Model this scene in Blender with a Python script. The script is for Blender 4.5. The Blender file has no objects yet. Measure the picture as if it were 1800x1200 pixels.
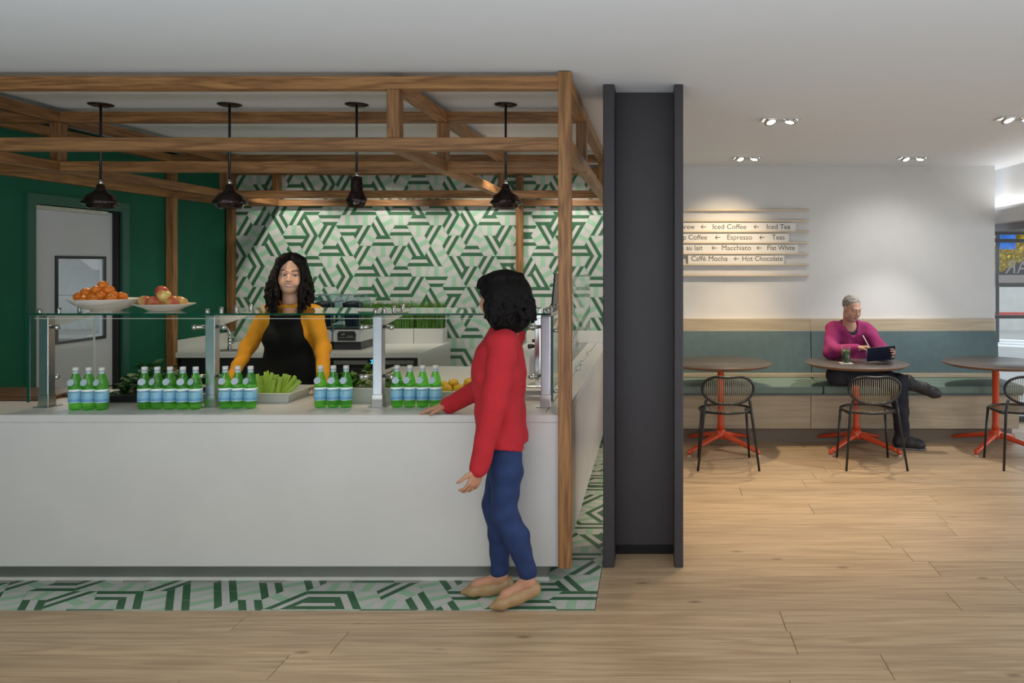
import bpy, bmesh, math, random
import numpy as np
from mathutils import Vector, Matrix, Euler
random.seed(7)
PI = math.pi
C = bpy.context.scene.collection
SC = bpy.context.scene

# ------------------------------------------------------------------ camera, sky, lights, exposure
F, VX, VY, H = 1350.0, 1150.0, 465.0, 1.68           # focal length (px), vanishing point (px), eye height
cam = bpy.data.cameras.new('camera'); camo = bpy.data.objects.new('camera', cam); C.objects.link(camo)
camo.location = (0, 0, H); camo.rotation_euler = (PI/2, 0, 0)
cam.sensor_fit = 'HORIZONTAL'; cam.sensor_width = 36.0; cam.lens = 36.0*F/1800
cam.shift_x = -(VX-900)/1800; cam.shift_y = -(600-VY)/1800
cam.clip_start = 0.05; cam.clip_end = 200
SC.camera = camo
SC.view_settings.view_transform = 'Standard'; SC.view_settings.look = 'None'
SC.view_settings.gamma = 1.0; SC.view_settings.use_curve_mapping = False
SC.view_settings.exposure = 0.25
W = bpy.data.worlds.new('world'); SC.world = W; W.use_nodes = True
bg = W.node_tree.nodes['Background']; bg.inputs[0].default_value = (0.86, 0.93, 1.0, 1); bg.inputs[1].default_value = 1.15

def area(name, loc, rot, sx, sy, power, col):
    l = bpy.data.lights.new(name, 'AREA'); l.shape = 'RECTANGLE'; l.size = sx; l.size_y = sy
    l.energy = power; l.color = col
    o = bpy.data.objects.new(name, l); o.location = loc; o.rotation_euler = rot; C.objects.link(o); return o
def spot(name, loc, target, power, col, deg, blend=0.5, r=0.03):
    l = bpy.data.lights.new(name, 'SPOT'); l.energy = power; l.color = col
    l.spot_size = math.radians(deg); l.spot_blend = blend; l.shadow_soft_size = r
    o = bpy.data.objects.new(name, l); o.location = loc
    d = Vector(target)-Vector(loc); o.rotation_euler = d.to_track_quat('-Z', 'Y').to_euler(); C.objects.link(o); return o
def point(name, loc, power, col, r=0.03):
    l = bpy.data.lights.new(name, 'POINT'); l.energy = power; l.color = col; l.shadow_soft_size = r
    o = bpy.data.objects.new(name, l); o.location = loc; C.objects.link(o); return o
WARM = (1.0, 0.78, 0.52); SOFT = (1.0, 0.94, 0.86); DAY = (0.90, 0.95, 1.0)
area('ambient_fill_front', (-0.6, 0.3, 2.62), (0, 0, 0), 5.5, 2.6, 70, SOFT)  # unseen area lamp added for even ambient light
area('daylight_right', (6.2, 4.6, 1.5), (0, math.radians(90), 0), 2.4, 5.0, 75, DAY)
area('ceiling_fill', (-0.8, 0.35, 0.05), (math.radians(180), 0, 0), 7.0, 1.5, 125, (.93, .97, 1.0))  # unseen lamp added near the floor to brighten the ceiling
# spots of the twin downlights in the cafe ceiling
spot('spot_menu', (0.81, 6.95, 2.60), (0.66, 7.80, 1.55), 52, WARM, 78, 1.0)
spot('spot_bench_right', (2.37, 6.8, 2.60), (2.3, 7.80, 1.1), 26, (1, .95, .88), 96, 1.0)
spot('spot_seat_left', (0.93, 7.16, 2.60), (0.75, 6.7, 0.0), 100, WARM, 84, 0.5)
spot('spot_floor', (0.83, 5.30, 2.60), (0.98, 5.25, 0.0), 90, WARM, 72, 0.9)
spot('spot_floor_near', (0.95, 5.30, 2.60), (0.5, 4.3, 0.0), 22, WARM, 80, 0.9)
spot('spot_table', (2.45, 7.16, 2.60), (2.2, 6.8, 0.0), 84, SOFT, 84, 0.5)
spot('spot_right', (2.48, 5.24, 2.60), (2.6, 5.6, 0.0), 30, (1, .96, .9), 100, 0.8)
# lights over the servery
for i, (x, t) in enumerate([(-3.55, -3.6), (-2.65, -2.7), (-1.75, -1.75), (-0.85, -0.8)]):
    spot('spot_tiles', (x, 7.15, 2.62), (t, 7.80, 1.55), 28, (1.0, .94, .84), 92, 0.8)
for i, x in enumerate((-3.3, -1.2)):
    spot('spot_kitchen', (x, 6.0, 2.60), (x, 6.6, 0.9), 30, SOFT, 110, 0.9)

# ------------------------------------------------------------------ helpers
def P(px, py, d):
    return Vector(((px-VX)/F*d, d, H-(py-VY)/F*d))

class MB:
    """collects verts / faces / material slots, builds ONE mesh object"""
    def __init__(s): s.v = []; s.f = []; s.m = []; s.sm = []
    def add(s, vs, fs, mat=0, smooth=False):
        o = len(s.v); s.v += [tuple(v) for v in vs]
        for f in fs: s.f.append(tuple(o+i for i in f)); s.m.append(mat); s.sm.append(smooth)
        return s
    def box(s, lo, hi, mat=0, bev=0.0, M=None):
        bm = bmesh.new(); bmesh.ops.create_cube(bm, size=1)
        for v in bm.verts: v.co = Vector([(lo[i]+hi[i])/2+v.co[i]*(hi[i]-lo[i]) for i in range(3)])
        if bev > 0: bmesh.ops.bevel(bm, geom=list(bm.edges), offset=bev, segments=2 if bev > 0.004 else 1, affect='EDGES', profile=0.5)
        if M: bm.transform(M)
        bm.verts.index_update()
        s.add([v.co.copy() for v in bm.verts], [[v.index for v in f.verts] for f in bm.faces], mat); bm.free(); return s
    def tube(s, pts, r, n=8, mat=0, closed=False, flat=1.0, up=None, caps=True):
        pts = [Vector(p) for p in pts]; N = len(pts); rr = r if isinstance(r, (list, tuple)) else [r]*N
        vs = []; prev = None
        for i, p in enumerate(pts):
            if closed: t = pts[(i+1) % N]-pts[i-1]
            else: t = pts[min(i+1, N-1)]-pts[max(i-1, 0)]
            t.normalize()
            if prev is None:
                a = Vector(up) if up else (Vector((0, 0, 1)) if abs(t.z) < .9 else Vector((1, 0, 0)))
            else: a = prev
            a = (a-t*a.dot(t)); a.normalize(); prev = a; b = t.cross(a)
            for k in range(n):
                an = 2*PI*k/n; vs.append(p+a*math.cos(an)*rr[i]*flat+b*math.sin(an)*rr[i])
        fs = []
        for i in range(N if closed else N-1):
            j = (i+1) % N
            for k in range(n): fs.append((i*n+k, i*n+(k+1) % n, j*n+(k+1) % n, j*n+k))
        if caps and not closed: fs.append(tuple(range(n-1, -1, -1))); fs.append(tuple((N-1)*n+k for k in range(n)))
        return s.add(vs, fs, mat, True)
    def cyl(s, p0, p1, r0, r1=None, n=16, mat=0): return s.tube([p0, p1], [r0, r0 if r1 is None else r1], n, mat)
    def lathe(s, prof, n=24, mat=0, c=(0, 0, 0), wob=None, capb=True, capt=True):
        vs = []
        for i, (r, z) in enumerate(prof):
            for k in range(n):
                a = 2*PI*k/n; q = wob(a, i) if wob else 1.0
                vs.append((c[0]+r*q*math.cos(a), c[1]+r*q*math.sin(a), c[2]+z))
        fs = []
        for i in range(len(prof)-1):
            for k in range(n): fs.append((i*n+k, i*n+(k+1) % n, (i+1)*n+(k+1) % n, (i+1)*n+k))
        if capb: fs.append(tuple(range(n-1, -1, -1)))
        if capt: fs.append(tuple((len(prof)-1)*n+k for k in range(n)))
        return s.add(vs, fs, mat, True)
    def ball(s, c, r, n=14, mat=0, R=None):
        rx, ry, rz = r if isinstance(r, (tuple, list)) else (r, r, r); m = max(6, n//2); vs = []; fs = []
        for i in range(m+1):
            t = PI*i/m
            for k in range(n):
                a = 2*PI*k/n; p = Vector((rx*math.sin(t)*math.cos(a), ry*math.sin(t)*math.sin(a), -rz*math.cos(t)))
                vs.append((R @ p if R else p)+Vector(c))
        for i in range(m):
            for k in range(n): fs.append((i*n+k, i*n+(k+1) % n, (i+1)*n+(k+1) % n, (i+1)*n+k))
        return s.add(vs, fs, mat, True)
    def prism(s, poly, z0, z1, mat=0, M=None, axis='z'):
        n = len(poly); f = {'z': lambda p, z: (p[0], p[1], z), 'y': lambda p, z: (p[0], z, p[1]), 'x': lambda p, z: (z, p[0], p[1])}[axis]
        vs = [Vector(f(p, z0)) for p in poly]+[Vector(f(p, z1)) for p in poly]
        if M: vs = [M @ v for v in vs]
        fs = [tuple(range(n-1, -1, -1)), tuple(range(n, 2*n))]+[(i, (i+1) % n, n+(i+1) % n, n+i) for i in range(n)]
        return s.add(vs, fs, mat)
    def mesh(s, name, mats):
        me = bpy.data.meshes.new(name); me.from_pydata(s.v, [], s.f)
        me.polygons.foreach_set('material_index', s.m); me.polygons.foreach_set('use_smooth', s.sm)
        for m in (mats if isinstance(mats, (list, tuple)) else [mats]): me.materials.append(m)
        me.update(); bm = bmesh.new(); bm.from_mesh(me)
        bmesh.ops.remove_doubles(bm, verts=list(bm.verts), dist=1e-6)
        bmesh.ops.recalc_face_normals(bm, faces=list(bm.faces)); bm.to_mesh(me); bm.free(); return me

def link(name, me, parent=None, loc=(0, 0, 0), rot=(0, 0, 0)):
    o = bpy.data.objects.new(name, me); C.objects.link(o); o.location = loc; o.rotation_euler = rot
    if parent: o.parent = parent
    return o
def obj(name, mb, mats, parent=None, loc=(0, 0, 0), rot=(0, 0, 0), label=None):
    o = link(name, mb.mesh(name, mats), parent, loc, rot)
    if label: o['label'] = label
    return o
def tag(o, label, cat, group=None):
    o['label'] = label; o['category'] = cat
    if group: o['group'] = group
    return o
def thing(name, label, cat, loc=(0, 0, 0), rotz=0, group=None):
    o = bpy.data.objects.new(name, None); C.objects.link(o); o.location = loc; o.rotation_euler = (0, 0, rotz); o.empty_display_size = .1
    return tag(o, label, cat, group)
def struct(o): o['kind'] = 'structure'; return o
def dup(root, loc, rotz=None, label=None, group=None):
    r = root.copy(); C.objects.link(r); r.location = loc
    if rotz is not None: r.rotation_euler = (0, 0, rotz)
    if label: r['label'] = label
    if group: r['group'] = group
    for ch in list(root.children):
        c = ch.copy(); C.objects.link(c); c.parent = r
        for g in list(ch.children):
            d = g.copy(); C.objects.link(d); d.parent = c
    return r

# ------------------------------------------------------------------ materials
def newmat(name):
    m = bpy.data.materials.new(name); m.use_nodes = True; nt = m.node_tree
    return m, nt, nt.nodes, nt.links, nt.nodes['Principled BSDF']
def mat(name, col, rough=0.5, metal=0.0, var=0.06, vscale=6.0, bump=0.0, bscale=120.0, spec=0.5, emit=None, estr=0, coat=0.0):
    m, nt, N, L, b = newmat(name)
    tc = N.new('ShaderNodeTexCoord'); nz = N.new('ShaderNodeTexNoise'); nz.inputs['Scale'].default_value = vscale; nz.inputs['Detail'].default_value = 4
    L.new(tc.outputs['Object'], nz.inputs['Vector'])
    rp = N.new('ShaderNodeValToRGB'); e = rp.color_ramp.elements
    e[0].position = .3; e[1].position = .7
    e[0].color = tuple(max(0, c*(1-var)) for c in col[:3])+(1,); e[1].color = tuple(min(1, c*(1+var)) for c in col[:3])+(1,)
    L.new(nz.outputs['Fac'], rp.inputs['Fac']); L.new(rp.outputs['Color'], b.inputs['Base Color'])
    b.inputs['Roughness'].default_value = rough; b.inputs['Metallic'].default_value = metal; b.inputs['Specular IOR Level'].default_value = spec
    if coat: b.inputs['Coat Weight'].default_value = coat
    if bump:
        n2 = N.new('ShaderNodeTexNoise'); n2.inputs['Scale'].default_value = bscale; L.new(tc.outputs['Object'], n2.inputs['Vector'])
        bp = N.new('ShaderNodeBump'); bp.inputs['Strength'].default_value = bump; bp.inputs['Distance'].default_value = .01
        L.new(n2.outputs['Fac'], bp.inputs['Height']); L.new(bp.outputs['Normal'], b.inputs['Normal'])
    if emit: b.inputs['Emission Color'].default_value = emit+(1,); b.inputs['Emission Strength'].default_value = estr
    return m
def wood(name, dark, light, scale=(0.9, 14, 14), rough=0.5, rnd=0.25, knots=False, seam=0.0):
    """grain along the object's local X; every object gets its own offset and tone"""
    m, nt, N, L, b = newmat(name)
    tc = N.new('ShaderNodeTexCoord'); oi = N.new('ShaderNodeObjectInfo')
    mp = N.new('ShaderNodeMapping'); mp.inputs['Scale'].default_value = scale
    mu = N.new('ShaderNodeVectorMath'); mu.operation = 'SCALE'; mu.inputs[0].default_value = (37, 23, 51); L.new(oi.outputs['Random'], mu.inputs['Scale'])
    L.new(tc.outputs['Object'], mp.inputs['Vector']); ad = N.new('ShaderNodeVectorMath'); ad.operation = 'ADD'
    L.new(mp.outputs['Vector'], ad.inputs[0]); L.new(mu.outputs[0], ad.inputs[1])
    n1 = N.new('ShaderNodeTexNoise'); n1.inputs['Scale'].default_value = 1.0; n1.inputs['Detail'].default_value = 3; n1.inputs['Distortion'].default_value = .6
    L.new(ad.outputs[0], n1.inputs['Vector'])
    wv = N.new('ShaderNodeMath'); wv.operation = 'MULTIPLY'; wv.inputs[1].default_value = 34; L.new(n1.outputs['Fac'], wv.inputs[0])
    sn = N.new('ShaderNodeMath'); sn.operation = 'SINE'; L.new(wv.outputs[0], sn.inputs[0])
    n2 = N.new('ShaderNodeTexNoise'); n2.inputs['Scale'].default_value = 6; n2.inputs['Detail'].default_value = 6; L.new(ad.outputs[0], n2.inputs['Vector'])
    mx = N.new('ShaderNodeMath'); mx.operation = 'MULTIPLY_ADD'; mx.inputs[1].default_value = .16; L.new(sn.outputs[0], mx.inputs[0]); L.new(n2.outputs['Fac'], mx.inputs[2])
    rp = N.new('ShaderNodeValToRGB'); e = rp.color_ramp.elements; e[0].position = .25; e[1].position = .75
    e[0].color = dark+(1,); e[1].color = light+(1,); L.new(mx.outputs[0], rp.inputs['Fac'])
    hv = N.new('ShaderNodeHueSaturation'); L.new(rp.outputs['Color'], hv.inputs['Color'])
    mr = N.new('ShaderNodeMapRange'); mr.inputs['To Min'].default_value = 1-rnd; mr.inputs['To Max'].default_value = 1+rnd
    L.new(oi.outputs['Random'], mr.inputs['Value']); L.new(mr.outputs[0], hv.inputs['Value'])
    out = hv.outputs['Color']
    if knots:
        vo = N.new('ShaderNodeTexVoronoi'); vo.inputs['Scale'].default_value = 1.0
        m2 = N.new('ShaderNodeMapping'); m2.inputs['Scale'].default_value = (2.2, 5.5, 5.5); L.new(tc.outputs['Object'], m2.inputs['Vector'])
        a2 = N.new('ShaderNodeVectorMath'); a2.operation = 'ADD'; L.new(m2.outputs['Vector'], a2.inputs[0]); L.new(mu.outputs[0], a2.inputs[1])
        L.new(a2.outputs[0], vo.inputs['Vector'])
        r2 = N.new('ShaderNodeValToRGB'); q = r2.color_ramp.elements; q[0].position = .03; q[0].color = (.35, .3, .27, 1); q[1].position = .10; q[1].color = (1, 1, 1, 1)
        L.new(vo.outputs['Distance'], r2.inputs['Fac'])
        mm = N.new('ShaderNodeMix'); mm.data_type = 'RGBA'; mm.blend_type = 'MULTIPLY'; mm.inputs['Factor'].default_value = .75
        L.new(out, mm.inputs['A']); L.new(r2.outputs['Color'], mm.inputs['B']); out = mm.outputs['Result']
    L.new(out, b.inputs['Base Color']); b.inputs['Roughness'].default_value = rough
    return m
def front_fresnel(N, L, ior):
    """fresnel on the outer faces only (a pane's inner faces would mirror totally)"""
    fr = N.new('ShaderNodeFresnel'); fr.inputs['IOR'].default_value = ior; ge = N.new('ShaderNodeNewGeometry')
    iv = N.new('ShaderNodeMath'); iv.operation = 'SUBTRACT'; iv.inputs[0].default_value = 1; L.new(ge.outputs['Backfacing'], iv.inputs[1])
    mu = N.new('ShaderNodeMath'); mu.operation = 'MULTIPLY'; L.new(fr.outputs[0], mu.inputs[0]); L.new(iv.outputs[0], mu.inputs[1]); return mu
def glass(name, tint=(.9, .97, .93), rough=0.0, edge=0.10, ior=1.5):
    """thin architectural glass: clear pane plus fresnel mirror"""
    m, nt, N, L, b = newmat(name); N.remove(b)
    t = N.new('ShaderNodeBsdfTransparent'); t.inputs[0].default_value = tint+(1,)
    g = N.new('ShaderNodeBsdfGlossy'); g.inputs['Roughness'].default_value = rough; g.inputs[0].default_value = (1, 1, 1, 1)
    fr = front_fresnel(N, L, ior)
    ms = N.new('ShaderNodeMixShader'); L.new(fr.outputs[0], ms.inputs[0]); L.new(t.outputs[0], ms.inputs[1]); L.new(g.outputs[0], ms.inputs[2])
    L.new(ms.outputs[0], N['Material Output'].inputs['Surface']); return m
def plastic(name, col, trans=0.6, rough=0.12, body=None):
    """coloured see-through plastic with some body"""
    m, nt, N, L, b = newmat(name); N.remove(b)
    t = N.new('ShaderNodeBsdfTransparent'); t.inputs[0].default_value = col+(1,)
    body = body or col
    d = N.new('ShaderNodeBsdfTranslucent'); d.inputs[0].default_value = body+(1,)
    d2 = N.new('ShaderNodeBsdfDiffuse'); d2.inputs[0].default_value = body+(1,)
    g = N.new('ShaderNodeBsdfGlossy'); g.inputs['Roughness'].default_value = rough
    fr = front_fresnel(N, L, 1.45)
    m0 = N.new('ShaderNodeMixShader'); m0.inputs[0].default_value = .5; L.new(d.outputs[0], m0.inputs[1]); L.new(d2.outputs[0], m0.inputs[2])
    m1 = N.new('ShaderNodeMixShader'); m1.inputs[0].default_value = trans; L.new(m0.outputs[0], m1.inputs[1]); L.new(t.outputs[0], m1.inputs[2])
    m2 = N.new('ShaderNodeMixShader'); L.new(fr.outputs[0], m2.inputs[0]); L.new(m1.outputs[0], m2.inputs[1]); L.new(g.outputs[0], m2.inputs[2])
    L.new(m2.outputs[0], N['Material Output'].inputs['Surface']); return m
def attrmat(name, rough=0.6, sss=0.0, bump=0.0, bscale=300, spec=0.4):
    m, nt, N, L, b = newmat(name)
    a = N.new('ShaderNodeAttribute'); a.attribute_name = 'Col'
    L.new(a.outputs['Color'], b.inputs['Base Color']); b.inputs['Roughness'].default_value = rough; b.inputs['Specular IOR Level'].default_value = spec
    if bump:
        tc = N.new('ShaderNodeTexCoord'); n2 = N.new('ShaderNodeTexNoise'); n2.inputs['Scale'].default_value = bscale; L.new(tc.outputs['Object'], n2.inputs['Vector'])
        bp = N.new('ShaderNodeBump'); bp.inputs['Strength'].default_value = bump; bp.inputs['Distance'].default_value = .005
        L.new(n2.outputs['Fac'], bp.inputs['Height']); L.new(bp.outputs['Normal'], b.inputs['Normal'])
    return m

M_WALL = mat('white_paint', (.62, .62, .615), .85, var=.015, bump=.05)
M_CEIL = mat('ceiling_paint', (.70, .725, .755), .9, var=.01)
M_GREEN = mat('green_paint', (.010, .105, .058), .6, var=.10, vscale=3, spec=.2)
M_GREEN2 = mat('green_trim_paint', (.022, .10, .068), .45, var=.06)
M_WOOD = wood('oak_beam', (.165, .070, .020), (.35, .170, .058), (1.0, 16, 16), .5, .22)
M_PLANK = wood('pine_plank', (.385, .265, .158), (.54, .395, .245), (0.55, 11, 11), .42, .10, knots=True)
M_PALE = wood('pale_maple', (.40, .325, .22), (.48, .40, .285), (0.5, 9, 9), .5, .05)
M_RAIL = wood('pale_rail', (.58, .47, .32), (.68, .57, .41), (0.5, 20, 20), .5, .04)
M_BOARD = wood('dark_board', (.07, .03, .018), (.15, .07, .035), (1, 14, 14), .4, .1)
M_QUARTZ = mat('white_quartz', (.62, .61, .595), .32, var=.03, vscale=2.5)
M_WHITE = mat('white_laminate', (.66, .65, .60), .35, var=.02)
M_STEEL = mat('brushed_steel', (.55, .55, .54), .28, 1.0, var=.05, vscale=20)
M_CHROME = mat('chrome', (.75, .75, .76), .12, 1.0, var=.02)
M_KICK = mat('grey_kick', (.33, .32, .30), .35, .6, var=.04)
M_COLUMN = mat('charcoal_paint', (.036, .031, .035), .55, var=.08, vscale=5, bump=.12, bscale=60)
M_BLACK = mat('black_metal', (.012, .012, .014), .35, var=.05)
M_BLACKP = mat('black_plastic', (.02, .02, .022), .3, var=.05)
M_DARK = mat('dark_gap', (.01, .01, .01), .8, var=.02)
M_RED = mat('orange_red_enamel', (.60, .065, .018), .3, var=.04, coat=.3)
M_TABLE = mat('dark_table_laminate', (.085, .074, .068), .33, var=.05, vscale=12)
M_TEDGE = mat('table_edge', (.20, .12, .08), .45, var=.05)
M_TEAL = mat('teal_upholstery', (.092, .145, .158), .75, var=.06, vscale=14, bump=.15, bscale=400)
M_SEAT = mat('green_upholstery', (.14, .205, .175), .5, var=.05, vscale=14, bump=.1, bscale=400)
M_GLASS = glass('clear_glass', (.985, .995, .988))
M_PANE = glass('low_reflection_glass', (.985, .995, .988), ior=1.12)
M_SLAT_LIT = mat('lit_slat', (.34, .29, .21), .35, .3, var=.05)  # black chair slats coloured pale, as if caught by the warm spots
M_GEDGE = plastic('green_glass_edge', (.01, .16, .10), .25)
M_GLASS2 = glass('window_glass', (.93, .96, .96), ior=1.25)
M_CERAMIC = mat('white_ceramic', (.66, .63, .58), .15, var=.02)
M_TRAY = mat('white_melamine', (.60, .60, .57), .25, var=.02)
M_PEND = mat('dark_bronze_glaze', (.03, .02, .018), .07, .6, var=.3, vscale=30, bump=.25, bscale=40)
M_LAMP = mat('lamp_lens', (1, 1, 1), .5, emit=(1.0, .93, .82), estr=22)
M_BULB = mat('warm_bulb', (1, 1, 1), .5, emit=(1.0, .80, .5), estr=9)
M_TRIM = mat('white_trim', (.60, .60, .60), .5, var=.01)
M_TXT = mat('dark_lettering', (.035, .028, .025), .6, var=.02)
M_SIGN = mat('white_sign_strip', (.72, .70, .66), .5, var=.01)
# ------------------------------------------------------------------ room
CZ, BACK, LEFT, RIGHT = 2.68, 7.78, -4.31, 3.45
def plane_box(name, lo, hi, m, parent=None): return obj(name, MB().box(lo, hi), m, parent)
fl = struct(plane_box('floor', (LEFT-.2, -4.0, -.06), (7.0, 8.25, -.012), M_DARK))
ce = struct(plane_box('ceiling', (LEFT-.2, -4.0, CZ), (7.0, 8.35, CZ+.06), M_CEIL))
wb = struct(plane_box('wall_back', (LEFT-.2, BACK, -.06), (RIGHT, BACK+.18, CZ), M_WALL))
# left wall with the door opening
DY0, DY1, DZ = 5.33, 6.20, 2.105
g = MB(); g.box((LEFT-.16, -4.0, -.06), (LEFT, DY0, CZ)); g.box((LEFT-.16, DY1, -.06), (LEFT, BACK, CZ)); g.box((LEFT-.16, DY0, DZ), (LEFT, DY1, CZ))
wl = struct(obj('wall_left', g, M_GREEN))
# door with frame, leaf, window
wy0, wy1, wz0, wz1 = 5.56, 6.07, 1.10, 1.745
lf = MB()
for y0_, y1_, z0_, z1_ in ((DY0+.012, wy0, .01, DZ-.012), (wy1, DY1-.05, .01, DZ-.012), (wy0, wy1, .01, wz0), (wy0, wy1, wz1, DZ-.012)): lf.box((LEFT-.075, y0_, z0_), (LEFT-.03, y1_, z1_))
dr = struct(obj('door_1', lf, mat('door_white', (.56, .57, .58), .42, var=.03, vscale=2)))
f = MB(); f.box((LEFT-.10, DY0-.07, 0), (LEFT+.022, DY0, DZ+.07)); f.box((LEFT-.10, DY1, 0), (LEFT+.022, DY1+.075, DZ+.07)); f.box((LEFT-.10, DY0, DZ), (LEFT+.022, DY1, DZ+.07))
obj('door_frame', f, M_GREEN2, dr)
obj('door_stop', MB().box((LEFT-.10, DY1-.05, 0), (LEFT-.005, DY1-.001, DZ-.001)), M_DARK, dr, label='black rebate along the far door jamb')
obj('head_rail', MB().box((LEFT-.03, DY0+.012, DZ-.035), (LEFT-.012, DY1-.12, DZ-.003), bev=.003), M_STEEL, dr)
wy0, wy1, wz0, wz1 = 5.56, 6.07, 1.10, 1.745
f = MB()
for lo, hi in (((wy0, wz0), (wy1, wz0+.022)), ((wy0, wz1-.022), (wy1, wz1)), ((wy0, wz0+.022), (wy0+.022, wz1-.022)), ((wy1-.022, wz0+.022), (wy1, wz1-.022))):
    f.box((LEFT-.036, lo[0], lo[1]), (LEFT-.02, hi[0], hi[1]))
wf = obj('window_gasket', f, M_BLACKP, dr)
obj('vision_pane', MB().box((LEFT-.055, wy0, wz0), (LEFT-.049, wy1, wz1)), glass('door_glass', (.93, .95, .95), ior=1.3), wf)
# kitchen beyond the door
mk = mat('kitchen_white', (.60, .61, .62), .5, var=.02)
struct(plane_box('wall_kitchen', (-8.5, 10.2, -.06), (LEFT-.17, 10.3, CZ), mk)); struct(plane_box('wall_kitchen_side', (-8.6, 3.0, -.06), (-8.5, 10.3, CZ), mk))
struct(plane_box('ceiling_kitchen', (-8.5, 3.0, CZ), (LEFT-.21, 10.3, CZ+.05), mk)); struct(plane_box('floor_kitchen', (-8.5, 3.0, -.06), (LEFT-.21, 10.3, 0), M_KICK))
area('kitchen_light', (-6.4, 7.0, 2.62), (0, 0, 0), 1.6, 3.0, 75, (.95, .98, 1))
t = thing('extractor_hood', 'grey extractor hood seen through the door window', 'hood', (-6.75, 9.3, 0))
f = MB(); f.prism([(-.55, 2.2), (.30, 2.2), (.30, 1.62), (.18, 1.62), (-.25, 1.95)], -.3, .6, axis='y'); obj('canopy', f, mat('hood_steel', (.30, .30, .30), .4, .4), t)
obj('duct', MB().box((-.2, .0, 2.2005), (.2, .4, CZ-.01)), bpy.data.materials['hood_steel'], t)
t = thing('kitchen_shelf', 'steel kitchen shelf and worktop seen through the door window', 'shelf', (-6.9, 8.9, 0))
obj('worktop', MB().box((-.7, -.4, .86), (.62, .4, .90)), M_STEEL, t); obj('shelf', MB().box((-.7, 0, 1.28), (.4, .3, 1.32)), M_STEEL, t); obj('cabinet', MB().box((-.68, -.35, .01), (.6, .38, .8599)), bpy.data.materials['hood_steel'], t)
for sx in (-.66, .36): obj('bracket', MB().box((sx-.015, .05, .9005), (sx+.015, .25, 1.2795)), M_STEEL, t)
# right bulkhead with light cove, far facade
g = MB(); g.box((3.62, -4.0, 2.20), (3.80, 8.3, CZ))
struct(obj('wall_right', g, mat('bright_white', (.74, .74, .74), .8, var=.01)))
g = MB(); g.box((3.5, -4.0, 2.105), (3.62, 8.24, 2.237)); struct(obj('trim_1', g, M_TRIM))
struct(plane_box('trim_2', (3.62, -4.0, 2.03), (7.0, 8.24, 2.105), mat('grey_soffit', (.22, .22, .23), .7, var=.02)))
area('cove_light', (3.56, 3.5, 2.262), (0, math.radians(165), 0), .05, 9.4, 15, (1, .98, .95))
WD = 8.2
M_MULL = mat('dark_mullion', (.03, .03, .032), .4, var=.03)
fr = MB()
fr.box((3.4, WD, 1.915), (7.0, WD+.06, 1.955)); fr.box((3.4, WD, 1.105), (7.0, WD+.06, 1.14)); fr.box((3.4, WD, 0), (7.0, WD+.06, .06)); fr.box((3.4, WD, 2.0), (7.0, WD+.06, 2.03))
for x in (3.42, 4.75, 6.1): fr.box((x, WD, .06), (x+.05, WD+.06, 2.0))
w1 = struct(obj('window_1', fr, M_MULL))
for a, b_ in ((3.47, 4.75), (4.80, 6.1), (6.15, 7.0)):
    for z0, z1 in ((.06, 1.105), (1.14, 1.915), (1.955, 2.0)):
        obj('pane', MB().box((a, WD+.025, z0), (b_, WD+.033, z1)), M_GLASS2, w1)

# ------------------------------------------------------------------ floor planks
PW = .207; P0 = 3.73
def add_plank(x0, x1, y0, y1):
    gp = .0012
    return obj('plank', MB().box((-(x1-x0)/2+gp, -(y1-y0)/2+gp, -.012), ((x1-x0)/2-gp, (y1-y0)/2-gp, 0), bev=.0012), M_PLANK, fl, ((x0+x1)/2, (y0+y1)/2, 0))
joints = {-1: [(.608), (-1.95)], -2: [.62, -1.40], -3: [.975, -1.57], 3: [1.47, -.2]}
rp = random.Random(3)
for k in range(-6, 22):
    y0 = P0+k*PW; y1 = y0+PW
    if y0 > 8.15: break
    y1 = min(y1, 8.2)
    xs0 = LEFT if k < 0 else -.29; xs1 = 5.6 if y0 < 7.2 else 6.0
    js = list(joints.get(k, []))
    if not js:
        x = xs0+rp.uniform(.7, 2.4)
        while x < xs1-.6: js.append(x); x += rp.uniform(1.9, 3.1)
    js = sorted(j for j in js if xs0+.2 < j < xs1-.2)
    ed = [xs0]+js+[xs1]
    for a, b_ in zip(ed, ed[1:]): add_plank(a, b_, y0, y1)

# ------------------------------------------------------------------ hexagon tiles (wall and floor)
TA, TS = .1038, .1198            # apothem, side
M_TW = mat('tile_white', (.56, .56, .53), .45, var=.05, vscale=9)
M_TL = mat('tile_mint', (.33, .54, .37), .45, var=.06, vscale=9)
M_TM = mat('tile_mint_pale', (.43, .57, .45), .45, var=.06, vscale=9)
M_TD = mat('tile_dark_green', (.038, .135, .060), .45, var=.08, vscale=9)
M_GROUT = mat('grout', (.42, .43, .38), .9, var=.03)
TILEM = [M_TW, M_TL, M_TD, M_GROUT, M_TM]
def clip(poly, a, b, c):          # keep a*x+b*y<=c
    out = []
    for i in range(len(poly)):
        p, q = poly[i], poly[(i+1) % len(poly)]; dp = a*p[0]+b*p[1]-c; dq = a*q[0]+b*q[1]-c
        if dp <= 1e-9: out.append(p)
        if (dp < -1e-9 and dq > 1e-9) or (dp > 1e-9 and dq < -1e-9):
            t = dp/(dp-dq); out.append((p[0]+t*(q[0]-p[0]), p[1]+t*(q[1]-p[1])))
    return out if len(out) > 2 else []
def hexpoly(s): return [(s*math.cos(i*PI/3), s*math.sin(i*PI/3)) for i in range(6)]
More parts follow.
